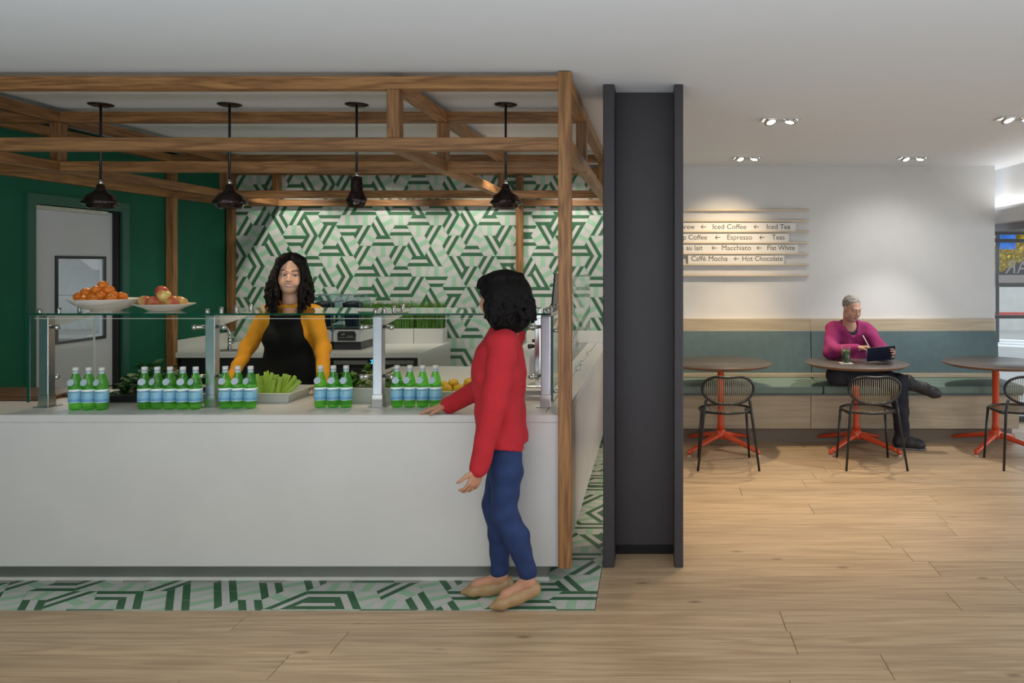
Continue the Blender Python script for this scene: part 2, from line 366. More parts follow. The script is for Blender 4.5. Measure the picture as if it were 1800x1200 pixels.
def tile_regions():
    hx = hexpoly(TS-.0008); R = []
    t = TA/3
    up = clip(hx, 0, -1, 0)
    for k, m in ((0, 2), (1, 0), (2, 2)):
        R.append((clip(clip(up, 0, -1, -k*t), 0, 1, (k+1)*t), m))
    dn = clip(hx, 0, 1, 0); w = TS
    cuts = [(-2, -.62, 4), (-.62, -.2, 0), (-.2, .2, 1), (.2, .62, 0), (.62, 2, 4)]
    for a, b_, m in cuts:
        R.append((clip(clip(dn, -1, 0, -a*w), 1, 0, b_*w), m))
    return R
REG = tile_regions()
def tile_mesh(rot, rect=None, th=.007):
    """tile in the xy plane, top at z=th; rect = (x0,x1,y0,y1) relative to the centre"""
    mb = MB(); ca, sa = math.cos(rot), math.sin(rot)
    def cut(p):
        if rect:
            p = clip(p, -1, 0, -rect[0]) if p else p
            p = clip(p, 1, 0, rect[1]) if p else p
            p = clip(p, 0, -1, -rect[2]) if p else p
            p = clip(p, 0, 1, rect[3]) if p else p
        return p
    for p, m in REG:
        p = cut([(x*ca-y*sa, x*sa+y*ca) for x, y in p])
        if p: mb.add([(x, y, th) for x, y in p], [tuple(range(len(p)))], m)
    o = cut(hexpoly(TS-.0008))
    if not o: return None
    n = len(o); mb.add([(x, y, 0) for x, y in o]+[(x, y, th) for x, y in o], [(i, (i+1) % n, n+(i+1) % n, n+i) for i in range(n)]+[tuple(range(n-1, -1, -1))], 3)
    me = bpy.data.meshes.new('tile'); me.from_pydata(mb.v, [], mb.f); me.polygons.foreach_set('material_index', mb.m)
    for m in TILEM: me.materials.append(m)
    me.update(); return me
FULL = [tile_mesh(k*PI/3) for k in range(6)]
WALLPAT = {}
for i_, s_ in {-9: '.13421151.', -8: '0544211...', -7: '.1452.....', -6: '10432.....', -5: '.232101...', -4: '2131022...', -3: '.143221...', -2: '0001100...', -1: '.252022...', 0: '1400100...', 1: '.020201...', 2: '0201232...', 3: '.221153123', 4: '.021015102', 5: '.44051..4.', 6: '350135....', 7: '.033043.4.', 8: '01350201..', 9: '.231510...', 10: '133101....', 11: '.1242105..'}.items():
    for q_, c_ in enumerate(s_):
        if c_ != '.': WALLPAT[(i_, 3-q_)] = int(c_)
def lay(parent, cx, cy, x0, x1, y0, y1, place, rseed, pat=None, keep=None):
    rr = random.Random(rseed); ni = int((x1-x0)/(1.5*TS))+4
    i0 = int((x0-cx)/(1.5*TS))-1; i1 = int((x1-cx)/(1.5*TS))+2
    for i in range(i0, i1):
        X = cx+i*1.5*TS; off = TA if i % 2 else 0
        for j in range(int((y0-cy)/(2*TA))-2, int((y1-cy)/(2*TA))+3):
            Y = cy+off+j*2*TA
            if X+TS <= x0+.01 or X-TS >= x1-.01 or Y+TA <= y0+.005 or Y-TA >= y1-.005: continue
            k = rr.randrange(6)
            if pat and (i, j) in pat: k = pat[(i, j)]
            if keep and not keep(X, Y): continue
            full = X-TS >= x0-1e-4 and X+TS <= x1+1e-4 and Y-TA >= y0-1e-4 and Y+TA <= y1+1e-4
            me = FULL[k] if full else tile_mesh(k*PI/3, (x0-X, x1-X, y0-Y, y1-Y))
            if me: place(me, X, Y)
def put_wall(me, X, Y): link('tile', me, wb, (X, BACK, Y), (PI/2, 0, 0))
obj('grout_bed', MB().box((LEFT, BACK-.0028, .3), (-.30, BACK, CZ-.001)), M_GROUT, wb)
lay(wb, -2.5645, 1.974, LEFT+.001, -.32, .56, CZ-.004, put_wall, 11, WALLPAT, keep=lambda X, Y: Y > .86 or -2.3 < X < -1.1)
def put_floor(me, X, Y): link('tile', me, fl, (X, Y, -.0068), (0, 0, 0))
obj('grout_bed', MB().box((LEFT, 3.732, -.0119), (-.292, 7.7, -.002)), M_GROUT, fl)
lay(fl, -.4107, 3.8498, LEFT+.001, -.2915, 3.733, 7.70, put_floor, 5, keep=lambda X, Y: Y < 4.12 or X > -.72)

# ------------------------------------------------------------------ steel column
t = thing('steel_column', 'dark charcoal steel H-column standing between servery and cafe', 'column', (-.06, 4.46, 0))
t['label'] = 'charcoal painted steel H-section column between servery and seating'
lx0, lx1, lx2, lx3 = -.2837, -.2206, .110, .161
for a, b_ in ((lx0, lx1), (lx2, lx3)): obj('flange', MB().box((a+.06, -.205, .001), (b_+.06, .205, CZ-.001), bev=.004), M_COLUMN, t)
obj('web', MB().box((lx1+.06, .0, .03), (lx2+.06, .03, CZ-.001)), M_COLUMN, t)
obj('base_recess', MB().box((lx1+.0601, -.004, .001), (lx2+.0599, .034, .055), bev=.003), mat('recess_black', (.006, .006, .006), .9, var=.2, vscale=60), t, label='black strip for the recess along the web foot')  # solid black strip set in place of the base recess

# ------------------------------------------------------------------ pergola of oak beams
pg = thing('timber_pergola', 'oak timber frame pergola spanning above the white servery counter', 'pergola', (0, 0, 0))
B = .066
def beam(name, a, b_, w=B, h=B):
    """square bar from a to b; grain along its local X"""
    a = Vector(a); b_ = Vector(b_); d = b_-a; L_ = d.length; d.normalize()
    ry = d.to_track_quat('X', 'Z').to_euler()
    return obj(name, MB().box((-L_/2, -w/2, -h/2), (L_/2, w/2, h/2), bev=.0025), M_WOOD, pg, (a+b_)/2, ry)
ZT, ZL = 2.617, 2.302
F1, F2, F3, F4 = 3.985, 4.9, 6.8, 7.735
XW, XA, XB, XR = -4.272, -3.80, -1.345, -.462
XL = -4.305
beam('post', (XR, F1, .115), (XR, F1, CZ-.004))
for y in (F1, F2, F3, F4):
    x1 = XR-B/2-.0005 if y == F1 else XR-B/2-.0005
    beam('cross_beam', (XL, y, ZT), (x1, y, ZT)); beam('cross_beam', (XL, y, ZL), (x1, y, ZL))
H2 = B/2+.0005
for y in (F2, F3, F4):
    beam('upright', (XR, y, ZL-H2+.001), (XR, y, ZT+H2))
for y in (F1, F2, F3, F4):
    for x in (XA, XB):
        if y == F4 and x == XB: continue
        beam('strut', (x, y, ZL+H2), (x, y, ZT-H2))
beam('post', (XB-.01, F4, .92), (XB-.01, F4, ZL-H2)); beam('strut', (XB-.01, F4, ZL+H2), (XB-.01, F4, ZT-H2))
beam('post', (XW, F3, .02), (XW, F3, ZL-H2)); beam('strut', (XW, F3, ZL+H2), (XW, F3, ZT-H2))
beam('post', (XW+.012, F4, 1.01), (XW+.012, F4, ZL-H2)); beam('strut', (XW+.012, F4, ZL+H2), (XW+.012, F4, ZT-H2))
for a, b_ in ((F1, F2), (F2, F3), (F3, F4)):
    for x in (XW, XA, XB):
        for z in (ZT, ZL): beam('rail', (x, a+H2, z), (x, b_-H2, z))
    for z in (ZT, ZL): beam('rail', (XR, a+H2, z), (XR, b_-H2, z))
for z in (ZT, ZL):
    beam('rail', (XW, 2.6, z), (XW, F1-H2, z))

# ------------------------------------------------------------------ pendants
pw = [(177, 'first pendant from the left, flared dark bronze bell above the counter'), (403.5, 'second pendant from the left, flared dark bronze bell'),
      (627, 'third pendant from the left, tall bottle-shaped dark glazed shade'), (889, 'rightmost pendant, flared dark bronze bell beside the counter post')]
bell = [(.010, .152), (.021, .150), (.023, .135), (.025, .125), (.045, .100), (.078, .078), (.083, .058), (.106, .030), (.092, .026), (.080, .020), (.076, .004), (.066, 0), (.055, .006), (.06, .03), (.03, .07)]
bott = [(.010, .190), (.034, .189), (.035, .15), (.037, .105), (.060, .052), (.062, .044), (.052, .016), (.046, 0), (.04, .006), (.045, .04), (.03, .10)]
for i, (px, lab) in enumerate(pw):
    d = 4.79; x = (px-VX)/F*d; zb = 2.03 if i != 2 else 2.037
    t = thing('pendant_lamp', lab, 'lamp', (x, d, zb), 0, 'pendants over the counter')
    t['label'] = lab
    prof = bott if i == 2 else bell; zt = .19 if i == 2 else .152
    ph = random.random()*6
    wob = lambda a, k, ph=ph: 1+.035*math.sin(3*a+ph+k)+.02*math.sin(7*a+2*ph)
    obj('shade', MB().lathe(prof, 28, wob=wob, capb=False, capt=False), M_PEND, t)
    obj('cord', MB().cyl((0, 0, zt), (0, 0, CZ-zb-.012), .0075, n=10), M_BLACK, t)
    obj('ferrule', MB().cyl((0, 0, zt-.004), (0, 0, zt+.028), .013, .009, n=12), M_CHROME, t)
    obj('canopy', MB().lathe([(.0, -.014), (.05, -.013), (.07, -.006), (.072, -.001)], 28, c=(0, 0, CZ-zb)), M_PEND, t)
    obj('bulb', MB().ball((0, 0, .045), .026, 12), M_BULB, t)
    spot('pendant_light', (x, d, zb+.015), (x, d, 0), 13, WARM, 120, .7, .03)

# ------------------------------------------------------------------ recessed twin downlights
for i, (x, y, w_) in enumerate([(.87, 5.30, 'left of the front row of ceiling lights'), (2.48, 5.24, 'right of the front row of ceiling lights'), (.87, 7.18, 'left of the rear row of ceiling lights above the menu'), (2.42, 7.18, 'right of the rear row of ceiling lights above the bench')]):
    t = thing('twin_downlight', 'recessed white twin spotlight, '+w_, 'ceiling light', (x, y, CZ), 0, 'twin downlights in the cafe ceiling')
    f = MB()
    f.box((-.135, -.07, -.006), (.135, -.055, -.0005)); f.box((-.135, .055, -.006), (.135, .07, -.0005)); f.box((-.135, -.055, -.006), (-.12, .055, -.0005)); f.box((.12, -.055, -.006), (.135, .055, -.0005))
    obj('trim_frame', f, M_TRIM, t)
    for sx, tilt in ((-.065, -.45), (.065, .30)):
        Mx = Matrix.Translation((sx, 0, -.012)) @ Euler((-.35 if sx < 0 else -.12, tilt*.6, 0)).to_matrix().to_4x4()
        h = MB(); vs = MB().lathe([(.0305, -.008), (.048, -.008), (.048, .010), (.0305, .010)], 20, capb=False, capt=False)
        h.add([Mx @ Vector(v) for v in vs.v], vs.f, 0, True); hd = obj('lamp_head', h, M_STEEL, t)
        l_ = MB(); vs = MB().lathe([(.030, -.0065), (.030, -.001)], 20); l_.add([Mx @ Vector(v) for v in vs.v], vs.f, 0); obj('lens', l_, M_LAMP, hd)
# ------------------------------------------------------------------ service counter
CT = .90
m_stone, nt, N, L, b = newmat('veined_stone')
tc = N.new('ShaderNodeTexCoord'); nz = N.new('ShaderNodeTexNoise'); nz.inputs['Scale'].default_value = 1.6; nz.inputs['Detail'].default_value = 8; nz.inputs['Distortion'].default_value = 1.6
L.new(tc.outputs['Object'], nz.inputs['Vector']); rpn = N.new('ShaderNodeValToRGB'); e = rpn.color_ramp.elements
e[0].position = .485; e[0].color = (.60, .595, .585, 1); e[1].position = .5; e[1].color = (.52, .52, .53, 1); k_ = e.new(.515); k_.color = (.60, .595, .585, 1)
L.new(nz.outputs['Fac'], rpn.inputs['Fac']); L.new(rpn.outputs['Color'], b.inputs['Base Color']); b.inputs['Roughness'].default_value = .3
CXR = -.472
t = thing('service_counter', 'white quartz service counter with waterfall front facing the room', 'counter', (-2.4, 4.4, 0))
def rel(lo, hi, o): return tuple(lo[i]-o[i] for i in range(3)), tuple(hi[i]-o[i] for i in range(3))
o_ = (-2.4, 4.4, 0)
def part(name, lo, hi, m, root, o, bev=0.0, label=None):
    a, c_ = rel(lo, hi, o); return obj(name, MB().box(a, c_, bev=bev), m, root, label=label)
part('front_panel', (LEFT+.002, 3.99, .112), (CXR, 4.03, CT-.0405), M_QUARTZ, t, o_, .002)
part('worktop', (LEFT+.002, 3.99, CT-.04), (CXR, 4.81, CT), M_QUARTZ, t, o_, .003)
part('side_panel', (CXR-.04, 4.0301, .112), (CXR, 7.70, CT-.0405), m_stone, t, o_, .002)
part('side_worktop', (-1.28, 4.8101, CT-.04), (CXR, 7.70, CT), M_QUARTZ, t, o_, .003)
part('prep_worktop', (-2.0, 4.8102, CT-.04), (-1.2801, 5.9, CT), M_QUARTZ, t, o_, .003)
part('toe_kick', (LEFT+.002, 4.10, .0), (CXR-.10, 4.12, .111), M_KICK, t, o_)
part('side_toe_kick', (CXR-.12, 4.1201, .0), (CXR-.10, 7.6, .111), M_KICK, t, o_)
part('floor_trim', (LEFT+.002, 4.086, .0005), (CXR-.088, 4.0995, .018), M_WHITE, t, o_)
part('back_panel', (LEFT+.002, 4.76, .112), (CXR-.05, 4.78, CT-.0405), M_WHITE, t, o_)
part('groove', (CXR-.105, 4.06, CT-.001), (CXR-.098, 7.6, CT+.0006), mat('grey_joint', (.22, .21, .19), .6), t, o_, label='grey joint line where the side guard stands')
part('upstand', (-1.28, 7.68, CT+.0005), (CXR+.10, 7.765, CT+.115), M_WHITE, t, o_, .002)
part('prep_front', (-1.99, 5.86, .02), (-.53, 5.88, CT-.0405), M_WHITE, t, o_)

# back counter with undercounter fridge
o_ = (-3.2, 7.2, 0)
t = thing('back_counter', 'white back counter along the tiled wall behind the barista', 'counter', o_)
part('worktop', (LEFT+.004, 6.80, CT-.045), (-2.06, 7.765, CT), M_WHITE, t, o_, .002)
part('end_panel', (-2.095, 6.80, .02), (-2.06, 7.765, CT-.0455), M_WHITE, t, o_, .002)
part('upstand', (LEFT+.004, 6.85, CT+.0005), (LEFT+.018, 7.765, CT+.10), M_WHITE, t, o_)
part('cabinet_front', (LEFT+.08, 6.86, .02), (-3.05, 6.88, CT-.046), M_BLACKP, t, o_)
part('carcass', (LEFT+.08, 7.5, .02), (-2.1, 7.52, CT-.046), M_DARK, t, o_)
o_ = (-2.56, 7.1, .02)
t = thing('undercounter_fridge', 'black undercounter fridge with blue digital display below the back counter', 'fridge', o_)
part('body', (-3.03, 6.86, .03), (-2.11, 7.45, CT-.052), M_BLACKP, t, o_)
part('top_strip', (-2.86, 6.852, .79), (-2.56, 6.8599, .825), M_STEEL, t, o_, label='brushed steel strip left of the display')
part('top_strip', (-2.455, 6.852, .79), (-2.15, 6.8599, .825), M_STEEL, t, o_)
part('drawer', (-3.0, 6.845, .40), (-2.13, 6.8599, .755), M_BLACKP, t, o_, .003)
part('drawer_handle', (-2.85, 6.82, .69), (-2.25, 6.8449, .712), M_BLACKP, t, o_, .004)
dp = part('display_panel', (-2.555, 6.853, .785), (-2.46, 6.8599, .83), M_BLACKP, t, o_)

def text_data(body, size=1.0):
    cu = bpy.data.curves.new('txt', 'FONT'); cu.body = body; cu.size = size; cu.resolution_u = 3
    ob = bpy.data.objects.new('txt', cu); C.objects.link(ob)
    dg = bpy.context.evaluated_depsgraph_get(); dg.update()
    me = bpy.data.meshes.new_from_object(ob.evaluated_get(dg))
    vs = [tuple(v.co) for v in me.vertices]; fs = [tuple(p.vertices) for p in me.polygons]
    bpy.data.objects.remove(ob); bpy.data.curves.remove(cu); bpy.data.meshes.remove(me)
    return vs, fs
def text_fit(body, x0, x1, zb, h=None, mir=False):
    """text in the xz plane from x0 to x1, baseline zb"""
    vs, fs = text_data(body); xs = [v[0] for v in vs]; a, c_ = min(xs), max(xs); k = (x1-x0)/(c_-a); kz = k if h is None else h
    if mir: vs = [(x1-(v[0]-a)*k, 0, zb+v[1]*kz) for v in vs]
    else: vs = [(x0+(v[0]-a)*k, 0, zb+v[1]*kz) for v in vs]
    return vs, fs
vs, fs = text_fit('21', -.019, .019, -.012)
m_blue = mat('blue_led', (.02, .1, .5), .5, emit=(.02, .28, 1.0), estr=5)
obj('digits', MB().add([(v[0]-2.512+2.56, 6.852-7.1, v[2]+.809-.02) for v in vs], fs), m_blue, dp, label='glowing blue digits 21')

# ------------------------------------------------------------------ faucet
t = thing('faucet', 'chrome gooseneck faucet on the white back counter', 'faucet', P(406, 619, 6.95)*1)
t.location = (-3.83, 6.93, CT)
obj('base_plate', MB().box((-.10, -.05, 0), (.10, .05, .012), bev=.003), M_STEEL, t)
obj('body', MB().cyl((0, 0, .012), (0, 0, .12), .02, .016), M_CHROME, t)
pts = [(0, 0, .12), (0, 0, .16)]+[(-.07+.07*math.cos(a), 0, .16+.055*math.sin(a)) for a in [PI*i/8 for i in range(1, 9)]]+[(-.14, 0, .13)]
obj('spout', MB().tube(pts, .010, 10), M_CHROME, t)
obj('lever', MB().tube([(.018, 0, .07), (.07, 0, .095), (.10, 0, .14)], [.007, .007, .005], 8), M_CHROME, t)

# ------------------------------------------------------------------ blenders
m_bl1 = mat('blender_shell', (.55, .55, .54), .35, var=.02); m_bl2 = mat('blender_base_black', (.025, .025, .027), .4)
M_CLEAR = glass('clear_plastic', (.80, .86, .90), .02, ior=1.4)
M_SMOKE = plastic('smoky_edge', (.45, .55, .60), .5, .1)
M_JAR = plastic('smoked_jar', (.05, .055, .10), .45, .08)
def blender_unit():
    t = thing('blender', 'blender with clear sound enclosure beside the barista shoulder', 'blender', (0, 0, 0), 0, 'blenders on the back counter')
    w = .125; 
    f = MB(); f.prism([(-w, -.02), (w, -.02), (w, .10), (w*.97, .30), (-w*.97, .30), (-w, .10)], 0, .075); obj('base', f, m_bl2, t)
    f = MB(); f.prism([(-w+.002, .0751), (w-.002, .0751), (w-.002, .15), (w-.02, .185), (-w+.02, .185), (-w+.002, .15)], -.035, .28, axis='y'); sh = obj('shell', f, m_bl1, t)
    f = MB(); f.prism([(-.082, .085), (.082, .085), (.085, .15), (.07, .172), (-.07, .172), (-.085, .15)], -.0385, -.0351, axis='y'); pn = obj('control_panel', f, m_bl2, sh)
    f = MB()
    for i in range(8): f.box((-.065+.018*i, -.0402, .112), (-.058+.018*i, -.0386, .117))
    f.box((-.045, -.0402, .135), (-.035, -.0386, .145)); f.box((-.028, -.0402, .14), (-.018, -.0386, .152)); f.box((.01, -.0402, .125), (.06, -.0386, .128))
    obj('panel_mark', f, m_bl1, pn, label='row of small pale control marks')
    f = MB()
    p = [(-w+.01, .186), (w-.01, .186), (w-.01, .44), (w-.045, .50), (-w+.045, .50), (-w+.01, .44)]
    f.prism(p, -.02, .24, axis='y'); se = obj('sound_enclosure', f, M_CLEAR, t)
    f = MB()
    for y in (-.02, .24): f.tube([(q[0], y, q[1]) for q in p], .0035, 6, closed=True)
    for q in p[2:]: f.tube([(q[0], -.02, q[1]), (q[0], .24, q[1])], .0035, 6)
    obj('edge_frame', f, M_SMOKE, se)
    f = MB(); f.lathe([(.06, .206), (.066, .22), (.085, .36), (.088, .40)], 20, c=(0, .11, 0)); j = obj('jar', f, M_JAR, t)
    f = MB(); f.lathe([(.089, .4001), (.089, .425), (.05, .44), (.02, .445)], 20, c=(0, .11, 0)); obj('lid', f, m_bl2, j)
    f = MB(); f.tube([(.07, .11, .37), (.110, .11, .36), (.110, .11, .25), (.075, .11, .24)], .012, 8); obj('handle', f, m_bl2, j)
    f = MB(); f.box((-w+.005, -.03, .1851), (w-.005, .02, .205), bev=.004); obj('enclosure_hinge', f, m_bl2, t)
    return t
b0 = blender_unit(); bx = (612-VX)/F*7.06; b0.location = (bx, 7.06, CT)
b0['label'] = 'blender with clear enclosure, right of the pair on back counter'
dup(b0, (bx-.262, 7.06, CT), label='blender with clear enclosure, left of the pair nearest the barista')

# ------------------------------------------------------------------ wheatgrass planters
m_gr, nt, N, L, b = newmat('wheatgrass')
tc = N.new('ShaderNodeTexCoord'); nz = N.new('ShaderNodeTexNoise'); nz.inputs['Scale'].default_value = 45
L.new(tc.outputs['Object'], nz.inputs['Vector']); rpn = N.new('ShaderNodeValToRGB'); e = rpn.color_ramp.elements
e[0].position = .3; e[0].color = (.03, .11, .01, 1); e[1].position = .7; e[1].color = (.14, .32, .03, 1)
L.new(nz.outputs['Fac'], rpn.inputs['Fac']); L.new(rpn.outputs['Color'], b.inputs['Base Color']); b.inputs['Roughness'].default_value = .5
gd = 7.58
for i, (a, c_, w_) in enumerate([(625, 675.5, 'left planter, partly behind the blender'), (676.5, 726.5, 'middle planter of the three'), (727.5, 778.5, 'right planter at the counter end')]):
    x0 = (a-VX)/F*gd; x1 = (c_-VX)/F*gd
    t = thing('grass_planter', 'white box planter of tall wheatgrass, '+w_, 'planter', ((x0+x1)/2, gd+.08, CT), 0, 'wheatgrass planters on the back counter')
    hw = (x1-x0)/2
    f = MB(); f.box((-hw, -.08, 0), (hw, -.07, .15)); f.box((-hw, .07, 0), (hw, .08, .15)); f.box((-hw, -.07, 0), (-hw+.01, .07, .15)); f.box((hw-.01, -.07, 0), (hw, .07, .15)); f.box((-hw+.01, -.07, .12), (hw-.01, .07, .13))
    obj('planter_box', f, M_WHITE, t)
    f = MB(); rr = random.Random(i)
    for _ in range(900):
        x = rr.uniform(-hw+.012, hw-.012); y = rr.uniform(-.068, .068); h = .13+rr.uniform(.22, .31); lx = rr.gauss(0, .018); ly = rr.gauss(0, .012); w2 = .0022; an = rr.uniform(0, PI)
        cx, cy = math.cos(an)*w2, math.sin(an)*w2
        zm = .13+(h-.13)*.55; lx = max(-hw+.004-x, min(hw-.004-x, lx))
        f.add([(x-cx, y-cy, .13), (x+cx, y+cy, .13), (x+lx*.4+cx, y+ly*.4+cy, zm), (x+lx*.4-cx, y+ly*.4-cy, zm), (x+lx, y+ly, h)], [(0, 1, 2, 3), (3, 2, 4)], 0, True)
    gme = bpy.data.meshes.new('grass'); gme.from_pydata(f.v, [], f.f); gme.materials.append(m_gr); gme.update()
    go = link('grass', gme, t); go['kind'] = 'stuff'

# ------------------------------------------------------------------ sneeze guard
GX = [-3.338, -2.428, -1.513, -.594]; GD = 4.222; GZ = 1.412
t = thing('sneeze_guard', 'glass sneeze guard on steel posts along the counter', 'sneeze guard', (-1.97, GD, CT))
go_ = Vector((-1.97, GD, CT))
def gb(name, lo, hi, m, bev=0, par=None, label=None):
    a, c_ = rel(lo, hi, go_); return obj(name, MB().box(a, c_, bev=bev), m, par or t, label=label)
m_post = mat('satin_steel_post', (.52, .54, .58), .3, 1.0, var=.04, vscale=15)
PW2 = .026
for i, x in enumerate(GX):
    p = gb('post', (x-PW2, GD-PW2, CT+.0005), (x+PW2, GD+PW2, 1.398), m_post, .003)
    gb('shoe', (x-PW2-.003, GD-PW2-.003, CT+.0006), (x+PW2+.003, GD+PW2+.003, CT+.07), M_STEEL, .002, p)
    gb('foot_plate', (x-.05, GD-.04, CT+.0003), (x+.05, GD+.05, CT+.005), M_STEEL, .001, p)
    f = MB(); f.prism([(GD+PW2+.0006, 1.335), (GD+PW2+.0006, 1.400), (4.70, 1.400), (4.70, 1.388)], x-.008, x+.008, axis='x')
    f.v = [tuple(Vector(v)-go_) for v in f.v]; obj('bracket_arm', f, mat('white_arm', (.62, .62, .58), .4) if i == 0 else bpy.data.materials['white_arm'], t)
    for j, y in enumerate((GD-.05, GD+.085, GD+.24, GD+.40)):
        so = MB().cyl((x-go_.x, y-go_.y, 1.401-CT), (x-go_.x, y-go_.y, GZ+.03-CT), .011, n=14); obj('standoff', so, M_STEEL, t)
    for z in (1.338, 1.068):
        sides = (-1, 1) if i not in (0, 3) else ((1,) if i == 0 else (-1,))
        for sd in sides:
            f = MB(); c0 = Vector((x+sd*PW2, GD+.02, z))-go_; c1 = Vector((x+sd*(PW2+.055), GD-.034, z))-go_
            f.tube([c0, c0.lerp(c1, .5), c1], [.009, .011, .012], 12); f.ball(c1, .015, 12); obj('glass_clamp', f, M_STEEL, t)
# glass: front panes behind the posts, top shelf, end panes
for i in range(3):
    gp = gb('front_pane', (GX[i]-(.03 if i == 0 else -.012), 4.172, .95), (GX[i+1]-.012, 4.182, 1.386), M_PANE)
    gb('pane_edge', (GX[i]-(.03 if i == 0 else -.012), 4.1715, 1.3862), (GX[i+1]-.012, 4.1825, 1.3885), mat('bright_glass_edge', (.62, .66, .60), .3) if i == 0 else bpy.data.materials['bright_glass_edge'], 0, gp, 'pale polished top edge')
XT0, XT1 = -3.395, -.555
xs = [XT0, GX[1], GX[2], XT1]
for i in range(3):
    a, c_ = xs[i]+.0015, xs[i+1]-.0015
    tp = gb('top_shelf', (a, 4.15, GZ-.005), (c_, 4.705, GZ+.005), M_GLASS)
    gb('shelf_edge', (a, 4.146, GZ-.005), (c_, 4.1499, GZ+.005), M_GEDGE, 0, tp, 'dark green front edge of the glass shelf')
ep = gb('end_pane', (-3.394, 4.16, .935), (-3.384, 4.645, 1.400), M_GLASS)
gb('end_pane_edge', (-3.395, 4.1555, .935), (-3.383, 4.1599, 1.400), M_GEDGE, 0, ep, 'dark green front edge of the left end pane')
gb('end_pane_edge', (-3.395, 4.6451, .935), (-3.383, 4.6485, 1.400), bpy.data.materials['bright_glass_edge'], 0, ep)
ep = gb('end_pane', (-.562, 4.19, .935), (-.552, 4.72, 1.400), M_GLASS)
gb('end_pane_edge', (-.563, 4.185, .935), (-.551, 4.1899, 1.400), mat('dark_glass_edge', (.01, .05, .035), .2), 0, ep, 'dark front edge of the right end pane')
for z in (1.318, .985):
    f = MB(); f.cyl(Vector((-.594+PW2, GD, z))-go_, Vector((-.52, GD, z))-go_, .010, n=12); obj('glass_clamp', f, M_STEEL, t)
    f = MB(); f.cyl(Vector((-3.338-PW2, GD+.045, z))-go_, Vector((-3.405, GD+.055, z))-go_, .009, n=12); obj('glass_clamp', f, M_STEEL, t)

# side guard glass on the side counter
t = thing('side_glass_guard', 'clear frameless glass guard on side counter behind corner post', 'glass guard', (-.572, 5.2, CT)); go_ = Vector((-.572, 5.2, CT))
gb('glass_pane', (-.577, 4.95, CT+.004), (-.567, 5.85, 1.60), M_GLASS)
gb('glass_pane', (-.577, 5.87, CT+.004), (-.567, 6.8, 1.60), M_GLASS)
for y in (5.1, 5.7, 6.0, 6.6):
    gb('base_clip', (-.587, y-.03, CT+.0003), (-.557, y+.03, CT+.03), M_STEEL, .003)
# point of sale screen and drink tap at the right end
t = thing('order_screen', 'thin black order screen seen edge-on beside the corner post', 'screen', (-.60, 4.62, GZ+.006))
f = MB(); Mx = Euler((0, .09, 0)).to_matrix().to_4x4(); f.box((-.005, -.13, .02), (.005, .13, .21), bev=.002, M=Mx); obj('panel', f, M_BLACKP, t)
f = MB(); f.box((-.012, -.05, 0), (.06, .05, .008), bev=.002); obj('stand', f, M_STEEL, t)
f = MB(); f.box((-.004, -.02, .008), (.006, .02, .03)); obj('hinge', f, M_STEEL, t)
tx, td = (946-VX)/F*4.95, 4.95
t = thing('drink_tap', 'steel drink tap with black lever at right end of counter', 'tap', (tx, td, CT))
obj('column', MB().box((-.018, -.03, .0), (.018, .03, .50), bev=.004), M_CHROME, t)
obj('drip_base', MB().box((-.06, -.09, .0), (.06, .06, .012), bev=.003), M_STEEL, t)
obj('lever', MB().tube([(-.018, 0, .255), (-.04, 0, .255), (-.065, 0, .252)], [.008, .014, .016], 10), M_BLACKP, t)
f = MB(); f.prism([(-.05, .20), (-.018, .24), (-.018, .06), (-.03, .045), (-.055, .08)], -.03, .03, axis='y'); obj('spout', f, M_STEEL, t)
for z in (.44, .29): obj('knob', MB().cyl((-.018, 0, z), (-.038, 0, z), .011, n=10), M_BLACKP, t)
# stainless inset pan near the right post
t = thing('steel_pan', 'shallow stainless pan let into counter by the right post', 'pan', (-.78, 4.52, CT))
f = MB(); a, h = .16, .11
f.box((-a, -h, .0004), (a, h, .004)); 
for lo, hi in (((-a, -h), (a, -h+.008)), ((-a, h-.008), (a, h)), ((-a, -h+.008), (-a+.008, h-.008)), ((a-.008, -h+.008), (a, h-.008))): f.box((lo[0], lo[1], .0041), (hi[0], hi[1], .022))
obj('rim', f, M_STEEL, t)

# ------------------------------------------------------------------ water bottles
m_bot = plastic('green_bottle', (.45, .92, .30), .74, .05, (.20, .76, .12))
m_cap = mat('white_cap', (.66, .67, .66), .4, var=.02)
m_lab, nt, N, L, b = newmat('blue_label')
tc = N.new('ShaderNodeTexCoord'); sp = N.new('ShaderNodeSeparateXYZ'); L.new(tc.outputs['Object'], sp.inputs[0])
mr = N.new('ShaderNodeMapRange'); mr.inputs['From Min'].default_value = .042; mr.inputs['From Max'].default_value = .112; L.new(sp.outputs['Z'], mr.inputs['Value'])
nz = N.new('ShaderNodeTexNoise'); nz.inputs['Scale'].default_value = 60; L.new(tc.outputs['Object'], nz.inputs['Vector'])
ma = N.new('ShaderNodeMath'); ma.operation = 'MULTIPLY_ADD'; ma.inputs[1].default_value = .14; L.new(nz.outputs['Fac'], ma.inputs[0]); L.new(mr.outputs[0], ma.inputs[2])
rpn = N.new('ShaderNodeValToRGB'); e = rpn.color_ramp.elements
for p_, c_ in ((.0, (.40, .55, .66)), (.10, (.30, .50, .64)), (.14, (.10, .26, .50)), (.32, (.14, .36, .58)), (.38, (.20, .47, .62)), (.9, (.25, .53, .65)), (1.0, (.45, .64, .70))):
    q = e[0] if p_ == 0 else (e[1] if p_ == 1.0 else e.new(p_)); q.color = c_+(1,)
L.new(ma.outputs[0], rpn.inputs['Fac']); L.new(rpn.outputs['Color'], b.inputs['Base Color']); b.inputs['Roughness'].default_value = .35
